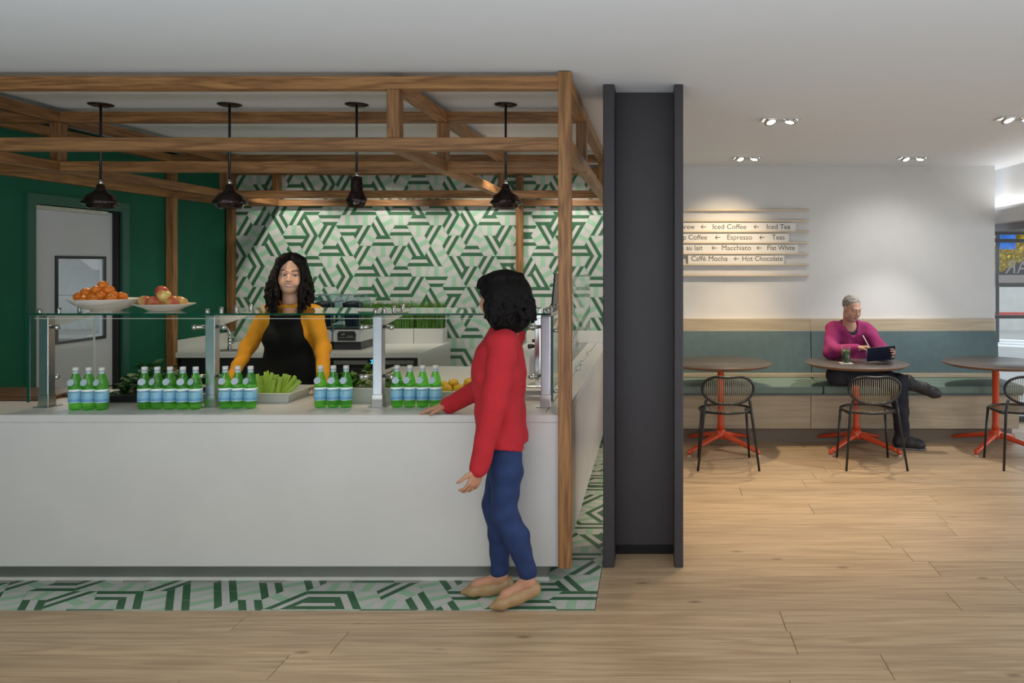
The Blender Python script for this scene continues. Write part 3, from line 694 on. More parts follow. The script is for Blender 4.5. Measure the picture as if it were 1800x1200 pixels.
m_tagm = mat('pale_blue_tag', (.42, .52, .60), .5, var=.05, vscale=80); m_navy = mat('navy_print', (.012, .03, .12), .5); m_star = mat('red_star', (.5, .05, .03), .5)
def wrap(vs, r): return [(r*math.sin(v[0]/r), -r*math.cos(v[0]/r), v[2]) for v in vs]
def bottle():
    t = thing('water_bottle', 'green water bottle', 'bottle', (0, 0, 0), 0, 'bottles on the counter')
    R_ = .0335
    base = lambda a, k: 1-(.13*abs(math.sin(2.5*a)) if k < 4 else 0)
    prof = [(.024, .0), (.031, .004), (.0335, .016), (.0325, .030), (R_, .040), (R_, .114), (.033, .122), (.0305, .140), (.025, .165), (.0185, .185), (.0140, .197), (.0132, .206)]
    obj('body', MB().lathe(prof, 24, wob=base), m_bot, t)
    lb = obj('label', MB().lathe([(R_+.0006, .042), (R_+.0006, .112)], 24, capb=False, capt=False), m_lab, t)
    vs, fs = text_fit('S.PELLEGRINO', -.036, .036, .0925, .013); obj('brand_lettering', MB().add(wrap(vs, R_+.0010), fs), m_navy, lb)
    st = [((.0048 if i % 2 == 0 else .002)*math.sin(i*PI/5)-.002, 0, .080+(.0048 if i % 2 == 0 else .002)*math.cos(i*PI/5)) for i in range(10)]
    obj('star', MB().add(wrap(st, R_+.0011), [tuple(range(10))]), m_star, lb, label='small red star')
    vs, fs = text_fit('MINERAL WATER', -.022, .022, .062, .005); 
    obj('collar', MB().lathe([(.0148, .193), (.0142, .208)], 18, capb=False, capt=False), m_tagm, t)
    f = MB(); f.lathe([(.0145, .210), (.0150, .212), (.0150, .224), (.0138, .228), (.004, .2285)], 20); obj('cap', f, m_cap, t)
    f = MB(); Mx = Matrix.Translation((-.004, -.0305, .150)) @ Euler((-.32, 0, 0)).to_matrix().to_4x4()
    ring = [(.0185*math.cos(2*PI*i/20), -.0008, .0185*math.sin(2*PI*i/20)) for i in range(20)]; ring2 = [(p[0], .0004, p[2]) for p in ring]
    f.add([Mx @ Vector(p) for p in ring+ring2], [tuple(range(20)), tuple(range(39, 19, -1))]+[(i, (i+1) % 20, 20+(i+1) % 20, 20+i) for i in range(20)])
    tg = obj('neck_tag', f, m_tagm, t)
    f = MB(); f.tube([(.0035, -.0255, .168), (.006, -.0200, .183), (.002, -.0152, .197)], .0009, 6); obj('tag_loop', f, m_cap, tg)
    return t
bp = bottle(); first = True
groups = [('in the group of three at the far left', (133, 156, 179), 722), ('of the five left of the second guard post', (254, 276.5, 299, 321.5, 344), 720.5),
          ('in the group of three before the celery', (396, 418, 440.5), 719), ('in the group of three before the barista left arm', (563.5, 586, 608.5), 717.5),
          ('in the group of four beside the customer hand', (698, 720.5, 743, 765.5), 717)]
ordn = ['leftmost', 'second from left', 'third from left', 'fourth from left', 'rightmost']
rr = random.Random(9)
for gl, xs, yb in groups:
    for i, px in enumerate(xs):
        w_ = ordn[i] if i < len(xs)-1 else 'rightmost'
        if len(xs) == 3 and i == 1: w_ = 'middle one'
        d = F*(H-CT)/(yb-VY)+.033
        lab = 'green water bottle, %s %s' % (w_, gl)
        loc = ((px-VX)/F*d, d, CT+.0003)
        rz = rr.uniform(-.3, .35)
        if first: bp.location = loc; bp['label'] = lab; bp.rotation_euler = (0, 0, rz); first = False
        else: dup(bp, loc, rz, lab)

# ------------------------------------------------------------------ bowls and fruit on the glass shelf
SZ = GZ+.0055
bd = 4.40
bx = (187-VX)/F*bd
t = thing('fruit_bowl', 'wide white ceramic bowl holding mandarins on glass shelf', 'bowl', (bx, bd, SZ))
f = MB(); f.lathe([(.075, 0), (.08, .006), (.11, .014), (.152, .036), (.186, .064), (.188, .068), (.183, .067), (.15, .044), (.10, .022), (.0, .018)], 40, capt=False); obj('shell', f, M_CERAMIC, t)
pxl = (289-VX)/F*bd
t = thing('fruit_plate', 'shallow white footed plate holding apples on glass shelf', 'plate', (pxl, bd, SZ))
f = MB(); f.lathe([(.075, 0), (.085, .004), (.105, .016), (.155, .036), (.157, .040), (.15, .039), (.09, .024), (.0, .02)], 40, capt=False); obj('shell', f, M_CERAMIC, t)
m_or = mat('mandarin_peel', (.72, .19, .012), .38, var=.12, vscale=25, bump=.12, bscale=420)
m_calyx = mat('green_calyx', (.07, .12, .02), .6)
def fruit(name, lab, cat, grp, loc, r, m, rot, flat=.86, stem=True):
    t = thing(name, lab, cat, loc, 0, grp); t.rotation_euler = rot
    prof = [(.0, -.80), (.2, -.84), (.55, -.70), (.85, -.38), (1, 0), (.9, .42), (.62, .72), (.28, .84), (.06, .78), (.0, .77)]
    if name == 'apple': prof = [(.0, -.72), (.12, -.80), (.3, -.86), (.62, -.66), (.86, -.28), (1, .15), (.92, .55), (.64, .83), (.34, .86), (.12, .72), (.0, .62)]
    if name == 'lemon': prof = [(.0, -1.28), (.12, -1.2), (.3, -1.02), (.7, -.68), (.95, -.25), (1, .1), (.85, .55), (.5, .92), (.25, 1.12), (.1, 1.25), (.0, 1.28)]
    obj('skin', MB().lathe([(a*r, b_*r*(flat/.84 if name == 'mandarin' else 1)) for a, b_ in prof], 20, capb=False, capt=False), m, t)
    if stem:
        z = {'mandarin': .78*flat/.84, 'apple': .64, 'lemon': 1.27}[name]*r
        obj('stem', MB().cyl((0, 0, z-.002), (0, 0, z+(.003 if name != 'apple' else .016)), .003 if name != 'apple' else .0014, n=8), m_calyx if name != 'apple' else M_BOARD, t)
    return t
om = [(181.3, 502.5, .0, 'topmost mandarin of the pile'), (191.5, 510.5, -.035, 'mandarin in second tier, right'), (170, 511, -.03, 'mandarin in second tier, middle'), (152, 514.5, -.02, 'mandarin in second tier, left'),
      (139.2, 521.5, -.01, 'leftmost mandarin at the bowl rim'), (177.5, 521, -.075, 'mandarin at front centre of the pile'), (197.5, 519, -.04, 'mandarin right of centre behind front row'), (214.5, 521.5, .0, 'rightmost mandarin apart from the pile'),
      (195, 526, -.09, 'low mandarin at front right of pile'), (161, 523, -.055, 'mandarin left of the front centre one'), (164.5, 528, -.105, 'low mandarin at front left, barely above rim'), (148, 528, -.07, 'low mandarin behind left rim')]
rr = random.Random(4)
for px, py, dy, lab in om:
    p = P(px, py, bd+dy); fruit('mandarin', lab+' in the white bowl', 'mandarin', 'mandarins in the bowl', p, .0305, m_or, (rr.uniform(-.5, .5), rr.uniform(-.5, .5), 0))
m_ap, nt, N, L, b = newmat('apple_skin')
tc = N.new('ShaderNodeTexCoord'); nz = N.new('ShaderNodeTexNoise'); nz.inputs['Scale'].default_value = 16; nz.inputs['Detail'].default_value = 6
mp = N.new('ShaderNodeMapping'); mp.inputs['Scale'].default_value = (1, 1, .35); L.new(tc.outputs['Object'], mp.inputs['Vector']); L.new(mp.outputs[0], nz.inputs['Vector'])
oi = N.new('ShaderNodeObjectInfo'); ma = N.new('ShaderNodeMath'); ma.operation = 'MULTIPLY_ADD'; ma.inputs[1].default_value = .22; L.new(oi.outputs['Random'], ma.inputs[0]); L.new(nz.outputs['Fac'], ma.inputs[2])
rpn = N.new('ShaderNodeValToRGB'); e = rpn.color_ramp.elements
e[0].position = .42; e[0].color = (.42, .03, .03, 1); e[1].position = .74; e[1].color = (.68, .50, .16, 1); q = e.new(.58); q.color = (.58, .17, .07, 1)
L.new(ma.outputs[0], rpn.inputs['Fac']); L.new(rpn.outputs['Color'], b.inputs['Base Color']); b.inputs['Roughness'].default_value = .3
am = [(283.5, 513.5, .03, 'topmost red apple at the back'), (288, 520, -.045, 'red and yellow apple leaning against the topmost'), (254.5, 531, .01, 'leftmost red apple'), (270.5, 532, -.05, 'red and yellow apple left of centre'),
      (303, 531, -.03, 'pale streaked apple right of centre'), (317, 531.5, .03, 'rightmost yellow apple'), (287.5, 534.5, .06, 'shaded apple low in the middle')]
for px, py, dy, lab in am:
    p = P(px, py, bd+dy); fruit('apple', lab+' on the white plate', 'apple', 'apples on the plate', p, .0365, m_ap, (rr.uniform(-.7, .7), rr.uniform(-.7, .7), rr.uniform(0, 6)))

# ------------------------------------------------------------------ trays with produce on the counter
def tray(name, lab, x0, x1, y0, y1, h, m=None, flare=.02):
    cx, cy = (x0+x1)/2, (y0+y1)/2; t = thing(name, lab, 'tray', (cx, cy, CT+.0004)); a, c_ = (x1-x0)/2, (y1-y0)/2
    f = MB()
    def ring(w, l, z): return [(-w, -l, z), (w, -l, z), (w, l, z), (-w, l, z)]
    vs = ring(a-flare, c_-flare, 0)+ring(a, c_, h)+ring(a-.008, c_-.008, h)+ring(a-flare-.008, c_-flare-.008, .008)
    fs = [(3, 2, 1, 0), (12, 13, 14, 15)]
    for k in range(3):
        for i in range(4): fs.append((4*k+i, 4*k+(i+1) % 4, 4*k+4+(i+1) % 4, 4*k+4+i))
    f.add(vs, fs); obj('tray_body', f, m or M_TRAY, t)
    f = MB()
    for lo, hi in (((-a-.012, -c_-.012), (a+.012, -c_)), ((-a-.012, c_), (a+.012, c_+.012)), ((-a-.012, -c_), (-a, c_)), ((a, -c_), (a+.012, c_))): f.box((lo[0], lo[1], h-.006), (hi[0], hi[1], h))
    obj('rim', f, m or M_TRAY, t); return t
tray('celery_tray', 'white rectangular tray holding the celery sticks', -2.40, -2.055, 4.33, 4.63, .055)
tray('pepper_tray', 'white tray with orange and red produce beside second guard post', -2.80, -2.43, 4.33, 4.63, .055)
tray('greens_tray', 'deep white tray of leafy greens before the fridge', -1.90, -1.42, 4.33, 4.63, .085)
tray('lemon_tray', 'white tray of lemons beside the customer in red', -1.36, -.985, 4.36, 4.64, .06)
tray('herb_tray', 'low black tray of dark herbs between the left bottle groups', -3.12, -2.62, 4.33, 4.60, .045, M_BLACKP)
m_cel = mat('celery', (.36, .52, .06), .4, var=.18, vscale=18)
cs = [(452, 657, 459), (460, 660, 463), (467.5, 652, 473), (478, 655, 470), (473, 664, 486), (486, 658, 480), (493, 662, 487), (501, 657, 490), (508, 658.5, 486), (519, 661, 493), (528, 669, 498), (524, 668, 490), (482, 668, 476)]
nm = ['leftmost', 'second from left', 'tallest', 'thin short', 'broad', 'wide flat', 'grooved', 'upright central', 'slanting central', 'long slanting', 'rightmost leaning', 'second from right', 'low middle']
for i, (tx_, ty, bx_) in enumerate(cs):
    d1 = 4.46+.03*(i % 3-1); d0 = 4.42+.02*(i % 2)
    a = P(bx_, 697, d0); a.z = CT+.022; c_ = P(tx_, ty, d1)
    t = thing('celery_stick', '%s celery stick standing in the white tray' % nm[i], 'celery', a, 0, 'celery sticks in the tray')
    f = MB(); dv = c_-a; n_ = dv.normalized(); s_ = n_.cross(Vector((0, 1, 0))).normalized(); u_ = s_.cross(n_); w = .013+.003*(i % 3); vs = []
    for q, k in ((0, 1.0), (1, .8)):
        for an in range(9):
            th = PI*an/8; vs.append(dv*q+s_*math.cos(th)*w*k+u_*math.sin(th)*w*.55*k)
        for an in range(8, -1, -1):
            th = PI*an/8; vs.append(dv*q+s_*math.cos(th)*w*.8*k+u_*(math.sin(th)*w*.55*k*.55-.001))
    n2 = 18; f.add(vs, [tuple(range(n2-1, -1, -1)), tuple(range(n2, 2*n2))]+[(j, (j+1) % n2, n2+(j+1) % n2, n2+j) for j in range(n2)], 0, False); obj('stalk', f, m_cel, t)
def leafmesh(L_, w, curl, rr):
    f = MB(); n = 6; vs = []
    for i in range(n+1):
        q = i/n; ww = w*math.sin(PI*min(1, q*.93+.05))**.8; z = curl*q*q; 
        for s_ in (-1, -.5, 0, .5, 1): vs.append((s_*ww, q*L_, z+abs(s_)*ww*.35+rr.uniform(-.003, .003)))
    fs = []
    for i in range(n):
        for k in range(4): fs.append((i*5+k, i*5+k+1, i*5+5+k+1, i*5+5+k))
    f.add(vs, fs, 0, True); return f.mesh('leaf', M_LEAF)
M_LEAF = mat('lettuce_leaf', (.075, .16, .018), .5, var=.45, vscale=22)
def leafpile(name, lab, cx, cy, hx, hy, z0, hz, n, m, seed, sz, tallx=0):
    global M_LEAF
    M_LEAF = m; rr = random.Random(seed); t = thing(name, lab, 'greens', (cx, cy, z0))
    mes = [leafmesh(sz*rr.uniform(.8, 1.2), sz*rr.uniform(.26, .4), rr.uniform(-.02, .02), rr) for _ in range(7)]
    for i in range(n):
        x = rr.uniform(-1, 1); y = rr.uniform(-1, 1); zz = hz*(1-.75*abs(x)**1.7)*(1-.4*abs(y)**2)*rr.uniform(.25, 1)
        link('leaf', mes[i % 7], t, (x*hx, y*hy, zz), (rr.uniform(-.4, .6), rr.uniform(-.6, .6), rr.uniform(0, 6.28)))
leafpile('leafy_greens', 'heap of green lettuce leaves in the deep white tray', -1.66, 4.47, .19, .11, CT+.03, .15, 130, M_LEAF, 1, .062)
leafpile('herb_heap', 'heap of dark green herbs in the low black tray', -2.90, 4.455, .21, .11, CT+.02, .20, 170, mat('herb_leaf', (.022, .085, .018), .5, var=.5, vscale=25), 2, .055)
m_lem = mat('lemon_peel', (.66, .40, .012), .4, var=.12, vscale=20, bump=.1, bscale=350)
lm = [(797, 675, 4.50, 'upper left lemon'), (824, 673.5, 4.50, 'upper right lemon'), (786, 685, 4.46, 'lower left lemon'), (808, 684.5, 4.43, 'lower middle lemon'), (779.5, 679, 4.54, 'leftmost lemon, half hidden by a bottle'), (827, 686, 4.45, 'lower right lemon against red sweater'), (811, 688, 4.54, 'back lemon between the others')]
for px, py, d, lab in lm:
    fruit('lemon', lab+' in the white tray', 'lemon', 'lemons in the tray', P(px, py, d), .0325, m_lem, (PI/2+rr.uniform(-.4, .4), rr.uniform(-.3, .3), rr.uniform(0, 3)))
# pepper halves in the second tray
m_pp = mat('orange_pepper', (.66, .22, .015), .3, var=.1); m_rd = mat('red_radish', (.50, .05, .03), .35, var=.15)
t = thing('orange_pepper', 'orange pepper on top of the tray by the second post', 'pepper', P(379, 677, 4.5))
f = MB(); f.lathe([(.0, -.03), (.03, -.028), (.048, -.01), (.05, .012), (.038, .03), (.014, .034), (.0, .026)], 20, wob=lambda a, k: 1+.09*math.cos(4*a), capb=False, capt=False); obj('skin', f, m_pp, t); obj('stem', MB().cyl((0, 0, .025), (.004, 0, .05), .005, n=8), m_calyx, t)
for i, (px, py) in enumerate([(375, 689), (380.5, 690), (378, 694), (384, 694)]):
    fr_ = thing('radish', ['left', 'upper right', 'lower middle', 'lower right'][i]+' small red radish in the tray by the second post', 'radish', P(px, py, 4.39+.015*i), 0, 'radishes in the tray')
    obj('root', MB().lathe([(.0, -.026), (.004, -.02), (.013, -.010), (.016, .003), (.010, .014), (.003, .017), (.0, .017)], 14, capb=False, capt=False), m_rd, fr_)
    obj('tip', MB().cyl((0, 0, .016), (.002, 0, .03), .003, n=6), m_calyx, fr_)
# cutting board
t = thing('cutting_board', 'dark wooden cutting board at left end of counter', 'board', (-3.80, 4.56, CT+.0004))
f = MB(); f.box((-.30, -.17, 0), (.33, .17, .026), bev=.006); obj('board', f, M_BOARD, t)
f = MB(); f.box((.331, -.05, .004), (.40, .05, .022), bev=.006); obj('grip', f, M_BOARD, t)
# ------------------------------------------------------------------ bench
BX1 = 3.44; BX0 = -.30; SEAM = 1.57
t = thing('banquette', 'long built-in bench with teal cushions and pale plywood base', 'bench', (1.6, 7.45, 0)); o_ = (1.6, 7.45, 0)
for a, c_ in ((BX0, 1.467), (1.471, 3.23), (3.234, BX1-.02)):
    part('base_panel', (a, 7.20, .144), (c_, 7.225, .46), M_PALE, t, o_, .001)
part('toe_kick', (BX0, 7.30, .0), (BX1-.04, 7.32, .143), mat('brown_kick', (.20, .155, .115), .5), t, o_)
part('seat_deck', (BX0, 7.2255, .44), (BX1-.02, 7.76, .4595), M_PALE, t, o_)
for a, c_ in ((BX0, SEAM-.004), (SEAM+.004, BX1)):
    part('seat_cushion', (a, 7.12, .480), (c_, 7.655, .556), M_SEAT, t, o_, .014)
    part('seat_rail', (a, 7.16, .4605), (c_, 7.6, .4795), M_TEAL, t, o_)
    f = MB(); f.prism([(7.66, .60), (7.735, .60), (7.735, 1.012), (7.70, 1.012)], a, c_-(.0 if c_ < 2 else 0), axis='x')
    f.v = [tuple(Vector(v)-Vector(o_)) for v in f.v]; ob = obj('back_cushion', f, M_TEAL, t)
part('back_ledge', (BX0, 7.64, .5600), (BX1, 7.735, .5995), M_PALE, t, o_, .001)
for a, c_ in ((BX0, SEAM-.001), (SEAM+.001, BX1-.01)):
    part('backboard', (a, 7.7355, .46), (c_, 7.7795, 1.135), M_PALE, t, o_, .001)

# ------------------------------------------------------------------ tables
def cafe_table():
    t = thing('cafe_table', 'round cafe table', 'table', (0, 0, 0), 0, 'round cafe tables along the bench')
    R_ = .463
    f = MB(); f.lathe([(R_-.035, .760), (R_-.002, .779), (R_, .783), (R_, .787), (R_-.003, .790)], 64); f.m = [1]*len(f.f); f.m[-1] = 0
    top = f.mesh('tabletop', [M_TABLE, M_TEDGE]); link('tabletop', top, t)
    obj('pedestal', MB().lathe([(.036, .17), (.030, .22), (.030, .74), (.05, .7595)], 24), M_RED, t)
    obj('hub', MB().lathe([(.03, .085), (.058, .10), (.06, .13), (.045, .16), (.036, .175)], 24), M_RED, t)
    for a in (45, 135, 225, 315):
        q = math.radians(a); dx, dy = math.cos(q), math.sin(q)
        f = MB(); n = 10; pts = []; rad = []
        for i in range(n+1):
            s_ = i/n; r = .03+s_*.385; z = .125-.082*s_**1.15
            pts.append((dx*r, dy*r, z)); rad.append(.036-.014*s_)
        f.tube(pts, rad, 10, flat=.75, up=(0, 0, 1))
        f.tube([(dx*.408, dy*.408, .05), (dx*.425, dy*.425, .036), (dx*.428, dy*.428, .014)], [.023, .021, .018], 10)
        lg = obj('foot', f, M_RED, t); obj('glide', MB().cyl((dx*.428, dy*.428, 0), (dx*.428, dy*.428, .0145), .016, .018, n=12), M_TRIM, lg)
    return t
ct = cafe_table(); TD = 7.03
TX = [(1267, 'round dark cafe table on red pedestal nearest the steel column'), (1505, 'round dark cafe table with the juice glass, before the seated man'), (1750, 'round dark cafe table on red pedestal at the right frame edge')]
for i, (px, lab) in enumerate(TX):
    loc = ((px-VX)/F*TD, TD, 0)
    if i == 0: ct.location = loc; ct['label'] = lab
    else: dup(ct, loc, None, lab)

# ------------------------------------------------------------------ chairs
def wire_chair():
    t = thing('wire_chair', 'black wire chair', 'chair', (0, 0, 0), 0, 'black wire chairs at the tables')
    n = 48; hoop = []; inner = []
    def hp(a):
        c_, s_ = math.cos(a), math.sin(a)
        x = .212*(abs(c_)**.80)*(1 if c_ >= 0 else -1); z = .655+.118*(abs(s_)**.85)*(1 if s_ >= 0 else -1)
        x *= (1-.06*(1-s_)/2*0+.0)
        if s_ > 0: z -= .016*math.exp(-(x/.08)**2)
        else: x *= 1-.10*(-s_)
        y = -.215-.16*(z-.54)*.55+.045*(1-(x/.212)**2)*-1
        return Vector((x, y, z))
    hoop = [hp(2*PI*i/n) for i in range(n)]
    bk = obj('back_hoop', MB().tube(hoop, .011, 8, closed=True), M_BLACK, t)
    def at_x(x, top):
        best = None
        for i in range(400):
            a = PI*i/400 if top else PI+PI*i/400; p = hp(a)
            if best is None or abs(p.x-x) < abs(best.x-x): best = p
        return best
    for i in range(23):
        x = -.187+.017*i; a, b_ = at_x(x, True), at_x(x, False)
        if (a-b_).length > .05: obj('slat', MB().tube([a, (a+b_)/2+Vector((0, -.006, 0)), b_], .0032, 6), M_SLAT_LIT, bk)
    sr = .222; sd = .215; sz = .452
    st = obj('seat_ring', MB().tube([(sr*math.cos(2*PI*i/40), sd*math.sin(2*PI*i/40), sz-.012*math.cos(4*PI*i/40)*0) for i in range(40)], .010, 8, closed=True), M_BLACK, t)
    for i in range(21):
        x = -.20+.02*i; y = sd*math.sqrt(max(0, 1-(x/sr)**2))
        if y > .03: obj('slat', MB().tube([(x, -y, sz), (x, -y*.4, sz-.008), (x, y*.5, sz-.006), (x, y, sz)], .0034, 6), M_SLAT_LIT, st)
    for sx in (-1, 1):
        obj('leg', MB().tube([(sx*.250, -.295, 0), (sx*.196, -.215, .46), (sx*.180, -.222, .566)], [.0095, .012, .012], 10), M_BLACK, t)
        obj('leg', MB().tube([(sx*.222, .145, 0), (sx*.192, .135, .445)], [.0095, .012], 10), M_BLACK, t)
        obj('seat_bracket', MB().tube([(sx*.196, -.215, .452), (sx*.198, -.1, .440), (sx*.192, .135, .442)], .008, 8), M_BLACK, t)
    obj('cross_bracket', MB().tube([(-.196, -.10, .438), (.196, -.10, .438)], .008, 8), M_BLACK, t)
    return t
ch = wire_chair()
for i, (x, lab) in enumerate([(.606, 'black wire chair at the table nearest the steel column'), (1.813, 'black wire chair in front of the seated man table'), (3.095, 'black wire chair cut by the right frame edge')]):
    loc = (x, 6.545, 0)
    if i == 0: ch.location = loc; ch['label'] = lab
    else: dup(ch, loc, None, lab)

# ------------------------------------------------------------------ menu board
t = thing('menu_rail', 'wall menu of pale wooden rails above the bench', 'menu board', (.8, BACK, 1.65))
RD = 7.745
ry = [368.5, 387.5, 406.5, 425.8, 445, 464, 483.3]
for y in ry:
    z = H-(y-VY)/F*RD
    f = MB(); f.box((-.90-.0, -.046, -.012), (1.565-.8, -.0005, .004), bev=.001); obj('rail', f, M_RAIL, t, (0, 0, z-1.65))
rows = [('strip with Cold Brew, Iced Coffee and Iced Tea', 1399, None, [('Cold Brew', 1170, 1221), ('<', 1232, 1241), ('Iced Coffee', 1253, 1312), ('<', 1325, 1334), ('Iced Tea', 1348, 1389)], 402.5, 406.5-1.6),
        ('strip with Drip Coffee, Espresso and Teas', 1387, None, [('Drip Coffee', 1184, 1243), ('<', 1257, 1266), ('Espresso', 1278.5, 1322), ('<', 1335, 1344), ('Teas', 1357, 1379)], 421, 425.8-1.6),
        ('strip with Café au lait, Macchiato and Flat White', 1403, None, [('Café au lait', 1180, 1235), ('<', 1251, 1260), ('Macchiato', 1269, 1320), ('<', 1330, 1338.5), ('Flat White', 1349, 1397)], 439.5, 445-1.6),
        ('strip with Caffè Mocha and Hot Chocolate', 1378.5, 1209.5, [('Caffè Mocha', 1215, 1279), ('<', 1290, 1299), ('Hot Chocolate', 1305, 1376)], 458.5, 464-1.6)]
SD = 7.742
for lab, xe, xs_, items, yb, yr in rows:
    z0 = H-(yr+1.6-VY)/F*RD+.0043; x1 = (xe-VX)/F*SD; x0 = (xs_-VX)/F*SD if xs_ else -.12
    zt = z0+.083
    s_ = thing('menu_strip', 'white menu '+lab, 'menu sign', (x0, SD, z0), 0, 'menu strips on the rails')
    obj('strip', MB().box((0, 0, 0), (x1-x0, .006, zt-z0)), M_SIGN, s_)
    zb = H-(yb-VY)/F*SD-z0
    for w_, a, c_ in items:
        a = (a-VX)/F*SD-x0; c_ = (c_-VX)/F*SD-x0; mb = MB()
        if w_ == '<':
            zc = zb+.022; k = .0032
            mb.box((a, -.0012, zc-k), (c_, -.0002, zc+k))
            for sg in (-1, 1):
                q = [(a-.001, zc), (a+.006, zc), (a+.024, zc+sg*.018), (a+.019, zc+sg*.021)]
                if sg < 0: q = q[::-1]
                mb.add([(p[0], -.0012, p[1]) for p in q], [(0, 1, 2, 3)])
            obj('arrow', mb, M_TXT, s_)
        else:
            vs, fs = text_fit(w_, a, c_, zb, .072); mb.add([(v[0], -.0008, v[2]) for v in vs], fs); obj('lettering', mb, M_TXT, s_)

# ------------------------------------------------------------------ juice glass and coaster on the middle table
jx, jd = (1487-VX)/F*6.93, 6.93
tz = .7903
t = thing('coaster', 'pale square paper coaster under the juice glass', 'coaster', (jx, jd, tz)); obj('card', MB().box((-.055, -.055, 0), (.055, .055, .004), bev=.001), M_SIGN, t)
t = thing('juice_glass', 'tall glass of dark green juice on the middle table', 'glass', (jx, jd, tz+.0044))
obj('tumbler', MB().lathe([(.034, 0), (.036, .004), (.041, .15), (.039, .15), (.035, .008), (.0, .007)], 28, capt=False), M_GLASS, t)
obj('juice', MB().lathe([(.034, .008), (.0375, .118)], 28), mat('green_juice', (.018, .055, .006), .3, var=.3, vscale=30), t)

# ------------------------------------------------------------------ outside the facade
gm = mat('grey_paving', (.42, .41, .40), .8, var=.08, vscale=.8)
struct(obj('floor_outside', MB().box((0, 8.30, -.08), (40, 60, -.03)), gm))
fo = [o for o in bpy.data.objects if o.name == 'floor_outside'][0]
for i_ in range(3):  # white slabs stand in for streaks of sunlight on the paving
    Mx_ = Matrix.Translation((7.6+.4*i_, 17.6-1.0*i_, -.0295)) @ Euler((0, 0, -.55)).to_matrix().to_4x4()
    obj('sun_streak', MB().box((-1.6, -.22, 0), (1.6, .22, .006), M=Mx_), mat('sun_streak_white', (.85, .85, .85), .7) if i_ == 0 else bpy.data.materials['sun_streak_white'], fo)
struct(obj('trim_3', MB().box((3.4, 9.2, -.03), (12, 9.4, .02)), mat('kerb_white', (.6, .6, .6), .8)))
def bld(name, lab, x0, x1, y, h, col, rows_, colsn):
    t = thing(name, lab, 'building', ((x0+x1)/2, y, -.03)); w = (x1-x0)/2
    wl_ = obj('facade', MB().box((-w, 0, 0), (w, 4, h)), mat(name+'_wall', col, .7, var=.05), t)
    for r in range(rows_):
        for c_ in range(colsn):
            x = -w+(c_+.5)*2*w/colsn; z = h*(r+.55)/rows_
            wn = obj('window', MB().box((x-.6, -.06, z-.5), (x+.6, -.001, z+.6)), M_MULL, wl_)
    return t
bld('grey_building', 'grey building across the street behind the yellow trees', 8, 20, 30, 2.4, (.20, .20, .21), 1, 5)
t = thing('low_wall', 'low white wall with red top stripe beyond the window', 'wall', (8, 20.0, -.03))
obj('wall_body', MB().box((-3, 0, 0), (5, .3, 1.12)), mat('pale_render', (.62, .60, .57), .8), t); obj('red_band', MB().box((-3, -.02, .39), (5, -.001, .47)), mat('red_band_paint', (.6, .06, .05), .6), t)
def tree(lab, x, y, zc, r, seed):
    rr = random.Random(seed); t = thing('street_tree', lab, 'tree', (x, y, -.03), 0, 'yellow trees across the street')
    f = MB(); f.tube([(0, 0, 0), (.05, 0, 1.5), (0, .1, zc)], [.12, .09, .05], 8)
    for k in range(5):
        a = k*1.26; f.tube([(0, .05, zc*.7), (math.cos(a)*r*.6, math.sin(a)*r*.6, zc+.3)], [.05, .02], 6)
    obj('trunk', f, M_BOARD, t)
    f = MB()
    for _ in range(5000):
        v = Vector((rr.gauss(0, 1), rr.gauss(0, 1), rr.gauss(0, 1))).normalized()*r*rr.uniform(.55, 1)**.5; v.z *= .75
        c_ = v+Vector((0, 0, zc)); a = Vector((rr.gauss(0, 1), rr.gauss(0, 1), rr.gauss(0, 1))).normalized()*.055; b_ = a.cross(Vector((rr.random(), rr.random(), 1))).normalized()*.042
        f.add([c_-a, c_-b_, c_+a, c_+b_], [(0, 1, 2, 3)])
    me = bpy.data.meshes.new('foliage'); me.from_pydata(f.v, [], f.f); me.materials.append(bpy.data.materials.get('yellow_leaves') or mat('yellow_leaves', (.62, .46, .06), .6, var=.5, vscale=3)); me.update()
    link('foliage', me, t)['kind'] = 'stuff'
tree('yellow autumn street tree seen left through the far window', 9.0, 20.9, 2.3, 1.1, 1); tree('yellow autumn street tree seen right through the far window', 13.6, 23.5, 2.4, 1.3, 2)
t = thing('street_banner', 'blue street banner on a pole beyond the window', 'banner', (7.55, 16.9, -.03))
obj('pole', MB().cyl((0, 0, 0), (0, 0, 3.2), .04, n=10), M_MULL, t); obj('cloth', MB().box((.045, -.01, 2.05), (.40, .01, 3.0)), mat('blue_cloth', (.03, .16, .62), .6, var=.4, vscale=5), t)
# mirrored lettering and frosted band on the window glass
m_vin = mat('grey_vinyl', (.40, .39, .38), .6)
t = thing('window_lettering', 'mirrored grey vinyl letters on the far window', 'lettering', (3.7, WD+.020, 1.60))
for ch_, a, c_ in (('R', 1768, 1786), ('A', 1789, 1809)):
    vs, fs = text_fit(ch_, (a-VX)/F*WD-3.7, (c_-VX)/F*WD-3.7, H-(480-VY)/F*WD-1.60, .20, mir=True)
    obj('letter', MB().add([(v[0], 0, v[2]) for v in vs], fs), m_vin, t)
obj('frosted_band', MB().box(((1757-VX)/F*WD-3.7, 0, H-(497-VY)/F*WD-1.60), (1.0, .002, H-(483-VY)/F*WD-1.60)), m_vin, t)
